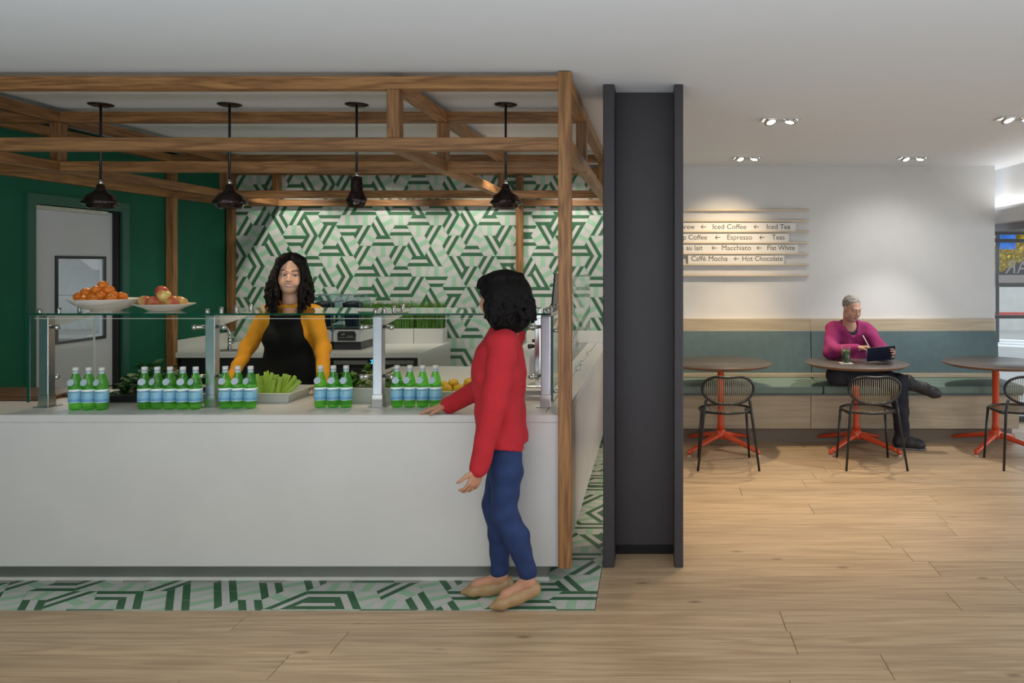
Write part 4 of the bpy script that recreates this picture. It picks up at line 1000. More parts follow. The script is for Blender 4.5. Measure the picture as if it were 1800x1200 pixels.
# ------------------------------------------------------------------ people: distance fields -> one continuous surface
def axis(lo, hi, h, fine):
    xs = [lo]
    while xs[-1] < hi:
        x = xs[-1]; s = h
        for a, b_, hf in fine:
            if a-h <= x <= b_: s = min(s, hf)
        xs.append(x+s)
    return np.array(xs)
class SDF:
    def __init__(s, lo, hi, h, fine=((), (), ())):
        s.ax = [axis(lo[i], hi[i], h, fine[i]) for i in range(3)]
        s.F = np.full([len(a) for a in s.ax], .3, np.float32)
    def sub(s, lo, hi):
        sl = []; 
        for i in range(3):
            a = int(np.searchsorted(s.ax[i], lo[i])); b_ = int(np.searchsorted(s.ax[i], hi[i]))
            sl.append(slice(max(0, a-1), min(len(s.ax[i]), b_+1)))
        X, Y, Z = np.meshgrid(s.ax[0][sl[0]], s.ax[1][sl[1]], s.ax[2][sl[2]], indexing='ij', sparse=True)
        return tuple(sl), X, Y, Z
    def put(s, sl, d, k, op='u'):
        f = s.F[sl]
        if f.size == 0: return
        if op == 'u':
            h = np.clip(.5+.5*(f-d)/k, 0, 1) if k > 0 else (d < f).astype(np.float32)
            s.F[sl] = f*(1-h)+d*h-k*h*(1-h)
        else:
            d = -d; h = np.clip(.5-.5*(f-d)/k, 0, 1) if k > 0 else (d > f).astype(np.float32)
            s.F[sl] = f*(1-h)+d*h+k*h*(1-h)
    def cap(s, a, b_, r0, r1=None, k=.02, op='u', fl=None):
        """tapered capsule; fl=(dir, factor>1) flattens it along dir"""
        r1 = r0 if r1 is None else r1; a = np.array(a, float); b_ = np.array(b_, float); m = max(r0, r1)+k+.01
        sl, X, Y, Z = s.sub(np.minimum(a, b_)-m, np.maximum(a, b_)+m)
        d = b_-a; L2 = max(1e-9, d@d); x, y, z = X-a[0], Y-a[1], Z-a[2]
        t = np.clip((x*d[0]+y*d[1]+z*d[2])/L2, 0, 1); x, y, z = x-t*d[0], y-t*d[1], z-t*d[2]
        if fl is not None:
            n = np.array(fl[0], float); n /= np.linalg.norm(n); q = (x*n[0]+y*n[1]+z*n[2])*(fl[1]-1); x, y, z = x+q*n[0], y+q*n[1], z+q*n[2]
        s.put(sl, np.sqrt(x*x+y*y+z*z)-(r0+(r1-r0)*t), k, op); return s
    def chain(s, pts, rs, k=.02, op='u', fl=None):
        for i in range(len(pts)-1): s.cap(pts[i], pts[i+1], rs[i], rs[i+1], k, op, fl)
        return s
    def ell(s, c, r, R=None, k=.02, op='u'):
        c = np.array(c, float); m = max(r)+k+.01; sl, X, Y, Z = s.sub(c-m, c+m); x, y, z = X-c[0], Y-c[1], Z-c[2]
        if R is not None:
            R = np.array(R); x, y, z = (x*R[0, 0]+y*R[1, 0]+z*R[2, 0], x*R[0, 1]+y*R[1, 1]+z*R[2, 1], x*R[0, 2]+y*R[1, 2]+z*R[2, 2])
        k0 = np.sqrt((x/r[0])**2+(y/r[1])**2+(z/r[2])**2); k1 = np.sqrt((x/r[0]**2)**2+(y/r[1]**2)**2+(z/r[2]**2)**2)+1e-9
        s.put(sl, k0*(k0-1)/k1, k, op); return s
    def wrinkle(s, amp, fr=40):
        X, Y, Z = np.meshgrid(*s.ax, indexing='ij', sparse=True); m = np.abs(s.F) < .03
        w = np.sin(fr*(.6*X+.3*Y+1.0*Z)+2*np.sin(fr*.35*(X-Y)))*np.sin(fr*.5*(X*.9+Y*.8-.4*Z)+1.3); s.F += np.where(m, amp*w, 0).astype(np.float32); return s
    def cut(s, n, c, k=.006):
        """keep n.p < c"""
        X, Y, Z = np.meshgrid(*s.ax, indexing='ij', sparse=True); d = (n[0]*X+n[1]*Y+n[2]*Z-c).astype(np.float32); s.F = np.maximum(s.F, d); return s
    def mesh(s, name, mats, loc=(0, 0, 0), colfn=None, parent=None, whole=False):
        Fv = s.F; xs, ys, zs = s.ax; ins = Fv < 0; A = [slice(None, -1), slice(1, None)]
        cnt = sum(ins[A[i], A[j], A[k]].astype(np.uint8) for i in (0, 1) for j in (0, 1) for k in (0, 1))
        act = (cnt > 0) & (cnt < 8); I, J, K = np.nonzero(act); idx = np.full(act.shape, -1, np.int64); idx[I, J, K] = np.arange(len(I))
        val = {(i, j, k): Fv[I+i, J+j, K+k] for i in (0, 1) for j in (0, 1) for k in (0, 1)}
        pos = np.zeros((len(I), 3)); n = np.zeros(len(I))
        for a in val:
            for ax_ in range(3):
                if a[ax_] == 0:
                    b_ = tuple(1 if q == ax_ else a[q] for q in range(3)); fa, fb = val[a], val[b_]; m = (fa < 0) != (fb < 0)
                    t = np.where(m, fa/np.where(m, fa-fb, 1), 0)
                    for q in range(3): pos[:, q] += np.where(m, a[q]+(t if q == ax_ else 0), 0)
                    n += m
        pos /= n[:, None]; co = np.empty_like(pos)
        for q, (ar, ix) in enumerate(((xs, I), (ys, J), (zs, K))): co[:, q] = ar[ix]+pos[:, q]*(ar[ix+1]-ar[ix])
        quads = []
        for ax_ in range(3):
            o1, o2 = (ax_+1) % 3, (ax_+2) % 3
            sa = [slice(1, -1)]*3; sb = [slice(1, -1)]*3; sa[ax_] = slice(None, -1); sb[ax_] = slice(1, None)
            ia, ib = ins[tuple(sa)], ins[tuple(sb)]; cr = ia != ib; g = np.array(np.nonzero(cr)).T
            if len(g) == 0: continue
            g[:, o1] += 1; g[:, o2] += 1; flip = ia[cr]
            c_ = []
            for d1, d2 in ((0, 0), (1, 0), (1, 1), (0, 1)):
                h = g.copy(); h[:, o1] -= d1; h[:, o2] -= d2; c_.append(idx[h[:, 0], h[:, 1], h[:, 2]])
            q = np.stack(c_, 1); q[~flip] = q[~flip][:, ::-1]; quads.append(q)
        q = np.concatenate(quads); q = q[(q >= 0).all(1)][:, ::-1]
        if whole:          # keep the largest connected piece only
            lb = np.arange(len(co))
            while True:
                m = lb[q].min(1); nl = lb.copy(); np.minimum.at(nl, q.ravel(), np.repeat(m, 4)); nl = nl[nl]
                if (nl == lb).all(): break
                lb = nl
            u, n_ = np.unique(lb, return_counts=True); kp = lb == u[n_.argmax()]; mp = np.cumsum(kp)-1; q = mp[q[kp[q[:, 0]]]]; co = co[kp]
        me = bpy.data.meshes.new(name); lc = co-np.array(loc)
        me.vertices.add(len(co)); me.vertices.foreach_set('co', lc.astype(np.float32).ravel())
        me.loops.add(len(q)*4); me.loops.foreach_set('vertex_index', q.astype(np.int32).ravel())
        me.polygons.add(len(q)); me.polygons.foreach_set('loop_start', np.arange(0, len(q)*4, 4, dtype=np.int32)); me.polygons.foreach_set('loop_total', np.full(len(q), 4, np.int32))
        me.polygons.foreach_set('use_smooth', np.ones(len(q), bool))
        for m in (mats if isinstance(mats, list) else [mats]): me.materials.append(m)
        me.update(calc_edges=True)
        if colfn:
            c_ = colfn(co); at = me.attributes.new('Col', 'FLOAT_COLOR', 'POINT'); at.data.foreach_set('color', np.c_[c_, np.ones(len(c_))].astype(np.float32).ravel())
        return link(name, me, parent)

M_SKIN = attrmat('skin', .5, spec=.35); M_HAIRC = mat('black_hair', (.006, .005, .005), .6, var=.4, vscale=60, bump=.4, bscale=90, spec=.12)
def nrm(v): v = np.array(v, float); return v/np.linalg.norm(v)
def frame(fwd, up):
    f = nrm(fwd); u = np.array(up, float); u = nrm(u-f*(u@f)); return np.stack([np.cross(f, u), f, u], 1)   # columns: right, forward, up
def head(S, c, R, female=True, smile=False, sc=1.0):
    c = np.array(c)
    def g(p): return c+R @ (np.array(p)*sc)
    e = lambda p, r, k=.02, op='u': S.ell(g(p), [q*sc for q in r], R, k*sc, op)
    e((0, -.022, .035), (.073, .090, .080), .01); e((0, .022, -.025), (.062, .066, .085), .03)
    e((0, .044, -.088), (.030, .034, .026), .03); e((0, .018, -.07), (.052, .05, .036), .03)
    for s_ in (-1, 1):
        e((s_*.036, .052, -.03), (.026, .028, .026), .025)
        S.cap(g((s_*.012, .082, .024)), g((s_*.042, .070, .022)), .009*sc, .007*sc, .014*sc)
        e((s_*.031, .092, .003), (.017, .013, .011), .012, 's')
        e((s_*.031, .0735, .003), (.0145, .0135, .0105), .004)
        e((s_*.074, -.008, -.008), (.009, .019, .030), .008)
        S.ell(g((s_*.011, .094, -.030)), [.008*sc, .009*sc, .007*sc], R, .008*sc)
    S.chain([g((0, .082, .016)), g((0, .096, -.008)), g((0, .1045, -.025))], [.007*sc, .008*sc, .0115*sc], .010*sc)
    e((0, .086, -.0545), (.022, .010, .0058), .007); e((0, .0845, -.0655), (.020, .0105, .007), .007)
    if smile:
        e((0, .089, -.060), (.020, .008, .0042), .003, 's'); e((0, .082, -.060), (.020, .008, .0060), .002)
        for s_ in (-1, 1): e((s_*.036, .066, -.048), (.018, .020, .018), .02)
def face_paint(V, col, c, R, skin, lip, brow, female=True, smile=False, sc=1.0, iris=(.03, .018, .01), gaze=0.0, shut=1.0):
    q = (V-np.array(c)) @ R/sc; x, y, z = q[:, 0], q[:, 1], q[:, 2]; fr = (y > .045) & (np.abs(x) < .07) & (np.abs(z) < .12)
    def pt(m, cc, a=1.0):
        col[m] = col[m]*(1-a)+np.array(cc)*a
    near = (np.abs(x) < .2) & (np.abs(z+.0) < .2)
    ch = fr & (((np.abs(x)-.040)/.022)**2+((z+.032)/.018)**2 < 1); pt(ch, (skin[0]*1.08, skin[1]*.86, skin[2]*.82), .6)
    ax = np.abs(x)
    bz = .0285+.0022*np.sin(np.clip((ax-.012)/.038, 0, 1)*PI)-.05*np.clip(ax-.036, 0, 1); pt(fr & (ax > .012) & (ax < .049) & (np.abs(z-bz) < (.0042 if female else .005)), brow, .85)
    ew = ((ax-.031)/.0155)**2+((z-.003)/(.0068*shut))**2
    pt(fr & (ew < 1.7), (.10, .05, .035), .55); pt(fr & (ew < 1.0), (.62, .58, .54))
    pt(fr & (ew < 1.0) & ((np.sign(x)*.031+gaze-x)**2+(z-.003)**2 < .0066**2), iris)
    pt(fr & (ax > .015) & (ax < .047) & (z > .0025+.0055*shut) & (z < .0105) & (ew < 2.6), (.03, .02, .015), .75)
    lw = .0235 if not smile else .028
    lz = -.060+(.010*(ax/.029)**2 if smile else 0*ax)
    lm_ = fr & (ax < lw) & (np.abs(z-lz) < .0112*np.sqrt(np.clip(1-(ax/lw)**2, 0, 1))); pt(lm_ & (y > .06), lip, .9)
    if smile: pt(fr & (ax < .023) & (np.abs(z-lz+.0005) < .0048*np.sqrt(np.clip(1-(ax/.023)**2, 0, 1))) & (y > .05), (.66, .62, .57))
    else: pt(fr & (ax < lw*.9) & (np.abs(z-lz) < .0013), (lip[0]*.35, lip[1]*.3, lip[2]*.3), .8)
    pt(fr & ((ax-.010)**2+(z+.0355)**2 < .0035**2), (skin[0]*.3, skin[1]*.2, skin[2]*.18), .8)
def hand(S, w, fwd, pn, side, curl=.35, L_=1.0, spread=.10, thumb=.8, curls=None):
    """w wrist, fwd to fingers, pn palm normal, side +1/-1 thumb side; returns fingertip list"""
    fwd = nrm(fwd); pn = np.array(pn, float); pn = nrm(pn-fwd*(pn@fwd)); ac = np.cross(fwd, pn)*side; w = np.array(w); R = np.stack([ac, fwd, pn], 1)
    S.ell(w+fwd*.045*L_, [.039*L_, .052*L_, .0155*L_], R, .012); S.cap(w-fwd*.02, w+fwd*.03*L_, .024*L_, .024*L_, .015, fl=(pn, 1.35))
    ln = (.068, .076, .071, .055)
    for i in range(4):
        cu = (curls[i] if curls else curl)
        b_ = w+fwd*(.082-.004*abs(i-1.3))*L_+ac*(.029-.0195*i)*L_; d = nrm(fwd+ac*(1.5-i)*spread); r = (.0085-.0006*(i == 3))*L_
        p = w+fwd*.05*L_+ac*(.022-.0150*i)*L_; S.cap(p, b_, r*1.15, r*1.1, .008)
        for j, fr_ in enumerate((.46, .31, .23)):
            an = cu*(.75+.55*j); dd = nrm(d*math.cos(an)+pn*math.sin(an)); e_ = b_+dd*ln[i]*fr_*L_; S.cap(b_, e_, r*(1-.08*j), r*(.93-.08*j), .003); b_ = e_; d = dd
    b_ = w+fwd*.022*L_+ac*.026*L_; d = nrm(fwd*.75+ac*thumb+pn*.25); m = b_+d*.036*L_; S.cap(b_, m, .0125*L_, .0105*L_, .010)
    d2 = nrm(d*.8+fwd*.5+pn*curl*.6-ac*.15); m2 = m+d2*.028*L_; S.cap(m, m2, .010*L_, .009*L_, .003); S.cap(m2, m2+nrm(d2+pn*.25)*.022*L_, .009*L_, .0075*L_, .003)
def strands(S, pts_list, k=.010):
    for pts, rs in pts_list: S.chain(pts, rs, k)
def hairmass(S, c, R, n, seed, length, wave, r0, sc=1.0, zmin=None, back_only=False, volume=.0, y0=-.03, side=1.05):
    """curly locks from the scalp, falling over the head and shoulders"""
    rr = np.random.RandomState(seed); c = np.array(c)
    for i in range(n):
        th = rr.uniform(.35, 2*PI-.35)+PI/2; ph = rr.uniform(.25, 1.35)
        d = np.array([math.cos(th)*math.sin(ph), math.sin(th)*math.sin(ph), math.cos(ph)])
        p = np.array([d[0]*.080*side, y0+d[1]*.098, .038+d[2]*.088])
        if p[1] > .058 and p[2] < .09: continue
        pts = [c+R @ (p*sc)]; out = nrm(np.array([d[0], d[1]*1.0, 0])+1e-6); L_ = length*rr.uniform(.75, 1.08); m = 9; phs = rr.uniform(0, 6.28); fq = rr.uniform(2.2, 3.2)
        rs = [r0*rr.uniform(.8, 1.2)]
        for j in range(1, m+1):
            q = j/m; o = p+out*(volume*math.sin(min(1, q*1.3)*PI*.5)+.01*q); o = o+np.array([0, 0, -L_*q])
            t_ = np.array([-out[1], out[0], 0]); o = o+t_*wave*math.sin(phs+q*fq*6.28)*min(1, q*2)+out*wave*.7*math.cos(phs+q*fq*6.28)*min(1, q*2)
            rad = math.hypot(o[0]/.079, (o[1]-y0)/.094)
            if o[2] > -.10 and rad < 1.0: o[0] /= max(rad, .3); o[1] = y0+(o[1]-y0)/max(rad, .3)
            if o[1] > .045 and abs(o[0]) < .062: o[0] = math.copysign(.066, o[0] if o[0] else 1)
            pts.append(c+R @ (o*sc)); rs.append(r0*(1-.45*q)*rr.uniform(.85, 1.15))
        S.chain(pts, rs, .008)

# ------------------------------------------------------------------ barista
bl = (-2.37, 5.0, 0.0)
t = thing('person', 'smiling person with long dark curly hair in mustard top and black apron', 'person', bl)
hc = np.array([-2.358, 4.975, 1.618]); fw = nrm((.40, -1, -.10)); HR = frame(fw, (.05, 0, 1)); sk = np.array([.70, .43, .31])
rsh, lsh = np.array([-2.545, 5.03, 1.345]), np.array([-2.225, 5.03, 1.345]); rel_, lel = np.array([-2.645, 5.0, 1.14]), np.array([-2.148, 4.98, 1.145]); rwr, lwr = np.array([-2.625, 4.74, .955]), np.array([-2.035, 4.72, .955])
S = SDF((-2.85, 4.45, -.01), (-1.85, 5.3, 1.80), .009, (((-2.45, -2.27, .0026), (-2.70, -2.56, .006), (-2.08, -1.95, .006)), ((4.86, 4.98, .0026), (4.98, 5.12, .005), (4.55, 4.80, .006)), ((1.49, 1.75, .0026), (.88, 1.0, .006))))
head(S, hc, HR, True, True, 1.02)
S.chain([hc+HR @ np.array((0, -.02, -.07)), (-2.378, 5.03, 1.40)], [.048, .053], .03); S.ell((-2.385, 5.05, 1.20), (.15, .09, .22), None, .05); S.ell((-2.385, 5.05, .95), (.15, .10, .15), None, .05)
S.chain([rsh, rel_, rwr], [.05, .04, .026], .03); S.chain([lsh, lel, lwr], [.05, .04, .026], .03)
hand(S, rwr, (-.12, -1, -.12), (0, 0, -1), -1, .12); hand(S, lwr, (.12, -1, -.12), (0, 0, -1), 1, .12)
for sx in (-1, 1): S.chain([(-2.385+sx*.09, 5.05, .88), (-2.385+sx*.10, 5.05, .48), (-2.385+sx*.10, 5.06, .08)], [.08, .055, .04], .03); S.cap((-2.385+sx*.10, 5.07, .04), (-2.385+sx*.10, 4.93, .03), .038, .03, .02)
def bc(V):
    col = np.tile(sk, (len(V), 1)); face_paint(V, col, hc, HR, sk, (.58, .20, .16), (.03, .018, .012), True, True, 1.02, gaze=-.004, shut=.66); return col
body = S.mesh('body', M_SKIN, bl, bc, t)
m_must = mat('mustard_knit', (.62, .27, .008), .85, var=.07, vscale=12, bump=.25, bscale=260)
S = SDF((-2.85, 4.6, .82), (-1.90, 5.3, 1.46), .008)
S.ell((-2.385, 5.045, 1.24), (.172, .108, .19), None, .05); S.ell((-2.385, 5.045, 1.02), (.168, .112, .22), None, .05); S.cap((-2.50, 5.035, 1.355), (-2.27, 5.035, 1.355), .062, .062, .04)
S.ell((-2.378, 5.02, 1.415), (.082, .078, .045), None, .03)
for s_ in (-1, 1): S.cap((-2.378+s_*.05, 5.035, 1.405), (-2.378+s_*.15, 5.035, 1.36), .045, .05, .03)
for a, b_, c_ in ((rsh, rel_, rwr), (lsh, lel, lwr)): S.chain([a, b_, b_+(c_-b_)*.96], [.056, .045, .033], .035)
for s_ in (-1, 1): S.ell((-2.385+s_*.07, 4.965, 1.20), (.06, .05, .06), None, .04)
S.wrinkle(.0045, 42); S.cap(hc+HR @ np.array((0, -.01, -.06)), (-2.376, 5.0, 1.452), .060, .060, .008, 's'); S.cut((0, 0, -1), -.86)
S.mesh('sweater', m_must, bl, None, t)
# apron: shell over the torso front
S = SDF((-2.60, 4.82, .40), (-2.17, 5.2, 1.46), .007)
S.ell((-2.385, 5.045, 1.24), (.172, .108, .19), None, .05); S.ell((-2.385, 5.045, 1.02), (.168, .112, .22), None, .05); S.cap((-2.50, 5.035, 1.355), (-2.27, 5.035, 1.355), .062, .062, .04); S.ell((-2.385, 5.045, .72), (.20, .13, .36), None, .06)
for s_ in (-1, 1): S.ell((-2.385+s_*.07, 4.965, 1.20), (.06, .05, .06), None, .04)
S.F -= .013
X, Y, Z = np.meshgrid(*S.ax, indexing='ij', sparse=True)
wid = np.interp(Z, [.4, 1.02, 1.10, 1.20, 1.31, 1.34], [.21, .185, .165, .135, .10, .098])
bib = np.maximum(np.maximum(np.abs(X+2.385)-wid, Y-5.02), Z-1.352)
strap = np.maximum(np.abs(np.abs(X+2.385)-.085-.15*np.clip(Z-1.33, -1, 1)*0)-.013, np.maximum(1.30-Z, Y-5.06))
S.F = np.maximum(S.F, np.minimum(bib, strap)).astype(np.float32); S.wrinkle(.003, 26)
S.mesh('apron', mat('black_apron', (.004, .004, .0045), .85, var=.1, spec=.2), bl, None, t)
S = SDF((-2.62, 4.85, .02), (-2.15, 5.25, .98), .011)
for sx in (-1, 1): S.chain([(-2.385+sx*.085, 5.05, .90), (-2.385+sx*.10, 5.05, .48), (-2.385+sx*.10, 5.06, .06)], [.105, .075, .065], .03)
S.mesh('trousers', M_BLACKP, bl, None, t)
S = SDF((-2.66, 4.80, 1.26), (-2.08, 5.25, 1.80), .0052)
S.ell(hc+HR @ np.array((0, -.034, .040)), [.083, .097, .088], HR, .01)
S.cap(hc+HR @ np.array((-.075, -.045, .0)), hc+HR @ np.array((-.085, -.05, -.14)), .040, .045, .03); S.cap(hc+HR @ np.array((.075, -.045, .0)), hc+HR @ np.array((.085, -.05, -.14)), .038, .045, .03); S.cap(hc+HR @ np.array((0, -.08, .0)), hc+HR @ np.array((0, -.09, -.18)), .07, .06, .03)
hairmass(S, hc, HR, 150, 3, .315, .013, .0135, 1.0, volume=.048)
S.ell(hc+HR @ np.array((0, .092, -.012)), [.073, .085, .106], HR, .012, 's')
S.mesh('hair', M_HAIRC, bl, None, t, True)

# ------------------------------------------------------------------ customer in red
cl = (-.745, 3.80, 0.0)
t = thing('person', 'walking person in red sweater and blue jeans leaning on the counter', 'person', cl)
hc = np.array([-.772, 3.80, 1.512]); fw = nrm((-.94, .34, -.06)); HR = frame(fw, (-.06, 0, 1)); sk = np.array([.50, .255, .155])
nsh, fsh = np.array([-.712, 3.655, 1.305]), np.array([-.735, 3.955, 1.315]); nel, fel = np.array([-.745, 3.585, 1.03]), np.array([-.868, 3.975, 1.055]); nwr, fwr = np.array([-.815, 3.575, .735]), np.array([-1.075, 4.035, .944])
nhip, fhip = np.array([-.735, 3.735, .86]), np.array([-.74, 3.885, .86]); nkn, fkn = np.array([-.728, 3.735, .478]), np.array([-.808, 3.885, .47]); nan, fan = np.array([-.622, 3.775, .135]), np.array([-.785, 3.90, .10])
ntoe, ftoe = np.array([-.775, 3.715, .028]), np.array([-.955, 3.885, .026]); nheel, fheel = np.array([-.598, 3.785, .062]), np.array([-.752, 3.902, .036])
S = SDF((-1.25, 3.46, -.01), (-.50, 4.15, 1.70), .009, (((-.87, -.64, .004), (-1.20, -1.06, .005)), ((3.70, 3.93, .004), (3.98, 4.12, .005), (3.53, 3.62, .006)), ((1.37, 1.64, .004), (.89, .97, .005), (.62, .75, .006))))
head(S, hc, HR, True, False, .95)
S.chain([hc+HR @ np.array((0, -.02, -.07)), (-.735, 3.80, 1.35)], [.048, .054], .03); S.ell((-.74, 3.80, 1.17), (.085, .13, .20), None, .05); S.ell((-.745, 3.81, .92), (.075, .12, .12), None, .05)
S.chain([nsh, nel, nwr], [.045, .037, .025], .03); S.chain([fsh, fel, fwr], [.045, .037, .025], .03)
hand(S, nwr, (-.35, .0, -1), (-.7, .6, .2), -1, .42); hand(S, fwr, (-1, -.02, -.20), (0, 0, -1), 1, .10, 1.0, .12)
for a, b_, c_, tt, hh in ((nhip, nkn, nan, ntoe, nheel), (fhip, fkn, fan, ftoe, fheel)):
    S.chain([a, b_, b_*.6+c_*.4+np.array((.02, 0, 0)), c_], [.075, .05, .045, .034], .02); S.cap(c_, hh, .034, .024, .02); S.chain([c_-np.array((0, 0, .015)), c_*.35+tt*.65+np.array((0, 0, .012)), tt], [.032, .022, .012], .02)
def rc(V):
    col = np.tile(sk, (len(V), 1)); face_paint(V, col, hc, HR, sk, (.40, .12, .10), (.02, .012, .01), True, False, .95); return col
S.mesh('body', M_SKIN, cl, rc, t)
m_redk = mat('red_knit', (.46, .012, .022), .85, var=.08, vscale=10, bump=.3, bscale=230)
S = SDF((-1.20, 3.46, .62), (-.55, 4.12, 1.42), .008)
S.ell((-.765, 3.80, 1.19), (.120, .165, .17), None, .05); S.cap((-.735, 3.665, 1.312), (-.745, 3.945, 1.32), .060, .060, .04); S.ell((-.805, 3.80, 1.13), (.09, .13, .10), None, .05)
S.cap((-.760, 3.735, 1.15), (-.752, 3.735, .70), .108, .121, .05); S.cap((-.765, 3.86, 1.15), (-.757, 3.88, .70), .108, .121, .05); S.ell((-.745, 3.80, 1.345), (.066, .075, .045), None, .03)
X, Y, Z = np.meshgrid(*S.ax, indexing='ij', sparse=True)
S.wrinkle(.006, 34); S.F = np.maximum(S.F, .785-(X+.65)*.24+.004*np.sin(60*X)-Z+0*Y).astype(np.float32)
for a, b_, c_ in ((nsh, nel, nwr), (fsh, fel, fwr)): S.cap(a, b_, .070, .062, .02); S.cap(b_, c_, .060, .046, .012)
S.wrinkle(.003, 48)
S.cap(hc+HR @ np.array((0, -.02, -.10)), (-.735, 3.80, 1.40), .056, .062, .01, 's')
S.mesh('sweater', m_redk, cl, None, t)
m_jean = mat('blue_denim', (.011, .031, .112), .8, var=.25, vscale=16, bump=.2, bscale=400)
S = SDF((-1.0, 3.55, .08), (-.5, 4.05, .98), .008)
S.ell((-.735, 3.81, .88), (.095, .14, .11), None, .04)
for a, b_, c_ in ((nhip, nkn, nan), (fhip, fkn, fan)):
    S.chain([a+np.array((.01, 0, .0)), a*.5+b_*.5+np.array((.012, 0, 0)), b_], [.084, .075, .060], .03); S.chain([b_, b_*.62+c_*.38+np.array((.018, 0, 0)), c_+np.array((0, 0, .03))], [.060, .058, .045], .02)
S.cut((0, 0, 1), .83); S.wrinkle(.003, 55); S.mesh('jeans', m_jean, cl, None, t)
m_shoe = mat('tan_leather', (.36, .225, .105), .42, var=.06)
for hh, tt, an in ((nheel, ntoe, nan), (fheel, ftoe, fan)):
    lo = np.minimum(np.minimum(hh, tt), an)-.08; hi = np.maximum(hh, tt)+np.array((.08, .08, .10)); lo[2] = -.005
    S = SDF(lo, hi, .0042); d = nrm((tt-hh)*np.array((1, 1, 0)))
    S.chain([hh+np.array((0, 0, .012)), hh*.55+tt*.45+np.array((0, 0, .008)), tt*.82+hh*.18+np.array((0, 0, .004)), tt-d*-.012], [.038, .040, .034, .013], .02, fl=((0, 0, 1), 1.15))
    S.cap(hh+np.array((0, 0, .03)), hh+d*.03+np.array((0, 0, .035)), .034, .03, .02)
    S.chain([hh+d*.015+np.array((0, 0, .085)), hh+d*.09+np.array((0, 0, .078))], [.036, .036], .004, 's')
    S.cap(hh+d*.0+np.array((0, 0, .095)), hh+d*.10+np.array((0, 0, .085)), .040, .040, .004, 's')
    X, Y, Z = np.meshgrid(*S.ax, indexing='ij', sparse=True); S.F = np.maximum(S.F, .002-Z+0*X+0*Y).astype(np.float32)
    S.mesh('shoe', m_shoe, cl, None, t)
S = SDF((-.95, 3.60, 1.32), (-.52, 4.02, 1.70), .005)
S.ell(hc+HR @ np.array((0, -.035, .045)), [.094, .108, .096], HR, .01); S.cap(hc+HR @ np.array((-.045, -.05, -.02)), hc+HR @ np.array((-.05, -.06, -.095)), .085, .075, .03); S.cap(hc+HR @ np.array((.045, -.05, -.02)), hc+HR @ np.array((.05, -.06, -.095)), .085, .075, .03)
S.cap(hc+np.array((.06, -.02, -.01)), hc+np.array((.07, -.02, -.08)), .095, .09, .03)
S.ell(np.array((-.728, 3.79, 1.535)), [.122, .125, .108], None, .03)
hairmass(S, hc, HR, 150, 8, .185, .010, .016, 1.0, volume=.045)
S.ell(hc+HR @ np.array((0, .118, -.055)), [.19, .142, .135], HR, .012, 's')
S.mesh('hair', M_HAIRC, cl, None, t, True)

# ------------------------------------------------------------------ seated man
ml = (1.87, 7.35, 0.0)
t = thing('person', 'seated person with short grey hair in magenta sweater writing on tablet', 'person', ml)
hc = np.array([1.872, 7.27, 1.262]); fw = nrm((.40, -1, -.36)); HR = frame(fw, (.05, 0, 1)); sk = np.array([.50, .285, .205])
rsh, lsh = np.array([1.715, 7.37, 1.055]), np.array([2.035, 7.36, 1.05]); rel_, lel = np.array([1.655, 7.20, .868]), np.array([2.135, 7.17, .865]); rwr, lwr = np.array([1.858, 7.0, .918]), np.array([2.145, 6.945, .885])
rhip, lhip = np.array([1.78, 7.42, .64]), np.array([1.98, 7.42, .64]); rkn, lkn = np.array([1.66, 7.02, .67]), np.array([2.225, 6.985, .60]); ran, lan = np.array([2.31, 6.97, .612]), np.array([2.265, 7.02, .115])
S = SDF((1.50, 6.75, -.01), (2.75, 7.66, 1.42), .009, (((1.77, 1.98, .004), (2.08, 2.22, .005)), ((7.14, 7.38, .004), (6.84, 7.02, .005)), ((1.13, 1.40, .004), (.83, .98, .005))))
head(S, hc, HR, False, False, 1.0)
S.chain([hc+HR @ np.array((0, -.035, -.06)), (1.872, 7.37, 1.09)], [.050, .058], .015); S.ell((1.875, 7.40, .95), (.16, .10, .18), None, .05); S.ell((1.88, 7.43, .70), (.16, .11, .12), None, .05)
S.chain([rsh, rel_, rwr], [.05, .042, .029], .03); S.chain([lsh, lel, lwr], [.05, .042, .029], .03)
hand(S, rwr, (.80, -.40, .22), (.25, -.2, -1), -1, .60, .92, .05, .6); hand(S, lwr, (.0, -.75, .25), (-.9, -.2, .0), 1, .55, .92, .08, .7)
S.chain([rhip, rkn, ran], [.08, .055, .04], .03); S.chain([lhip, lkn, lan], [.08, .055, .04], .03)
S.cap(lan-np.array((0, 0, .05)), (2.38, 6.965, .05), .042, .03, .02); S.cap(ran, (2.51, 6.93, .53), .042, .03, .02)
hairg = np.array([.27, .255, .235])
def mc(V):
    col = np.tile(sk, (len(V), 1)); face_paint(V, col, hc, HR, sk, (.36, .16, .13), (.16, .13, .11), False, False, 1.0, shut=.35)
    q = (V-hc) @ HR; m = (q[:, 1] > .03) & (q[:, 2] < -.04) & (q[:, 2] > -.12) & (np.abs(q[:, 0]) < .065) & ~((np.abs(q[:, 0]) < .025) & (np.abs(q[:, 2]+.06) < .012)); col[m] = col[m]*.72+np.array((.30, .27, .25))*.28
    return col
S.mesh('body', M_SKIN, ml, mc, t)
m_mag = mat('magenta_knit', (.255, .014, .108), .85, var=.06, vscale=12, bump=.25, bscale=260)
S = SDF((1.52, 6.92, .60), (2.26, 7.62, 1.15), .008)
S.ell((1.875, 7.40, .96), (.185, .118, .20), None, .05); S.ell((1.88, 7.41, .76), (.18, .125, .14), None, .05); S.cap((1.745, 7.37, 1.06), (2.005, 7.365, 1.06), .068, .068, .05)
for a, b_, c_ in ((rsh, rel_, rwr), (lsh, lel, lwr)): S.chain([a, b_, b_+(c_-b_)*.93], [.075, .066, .044], .035)
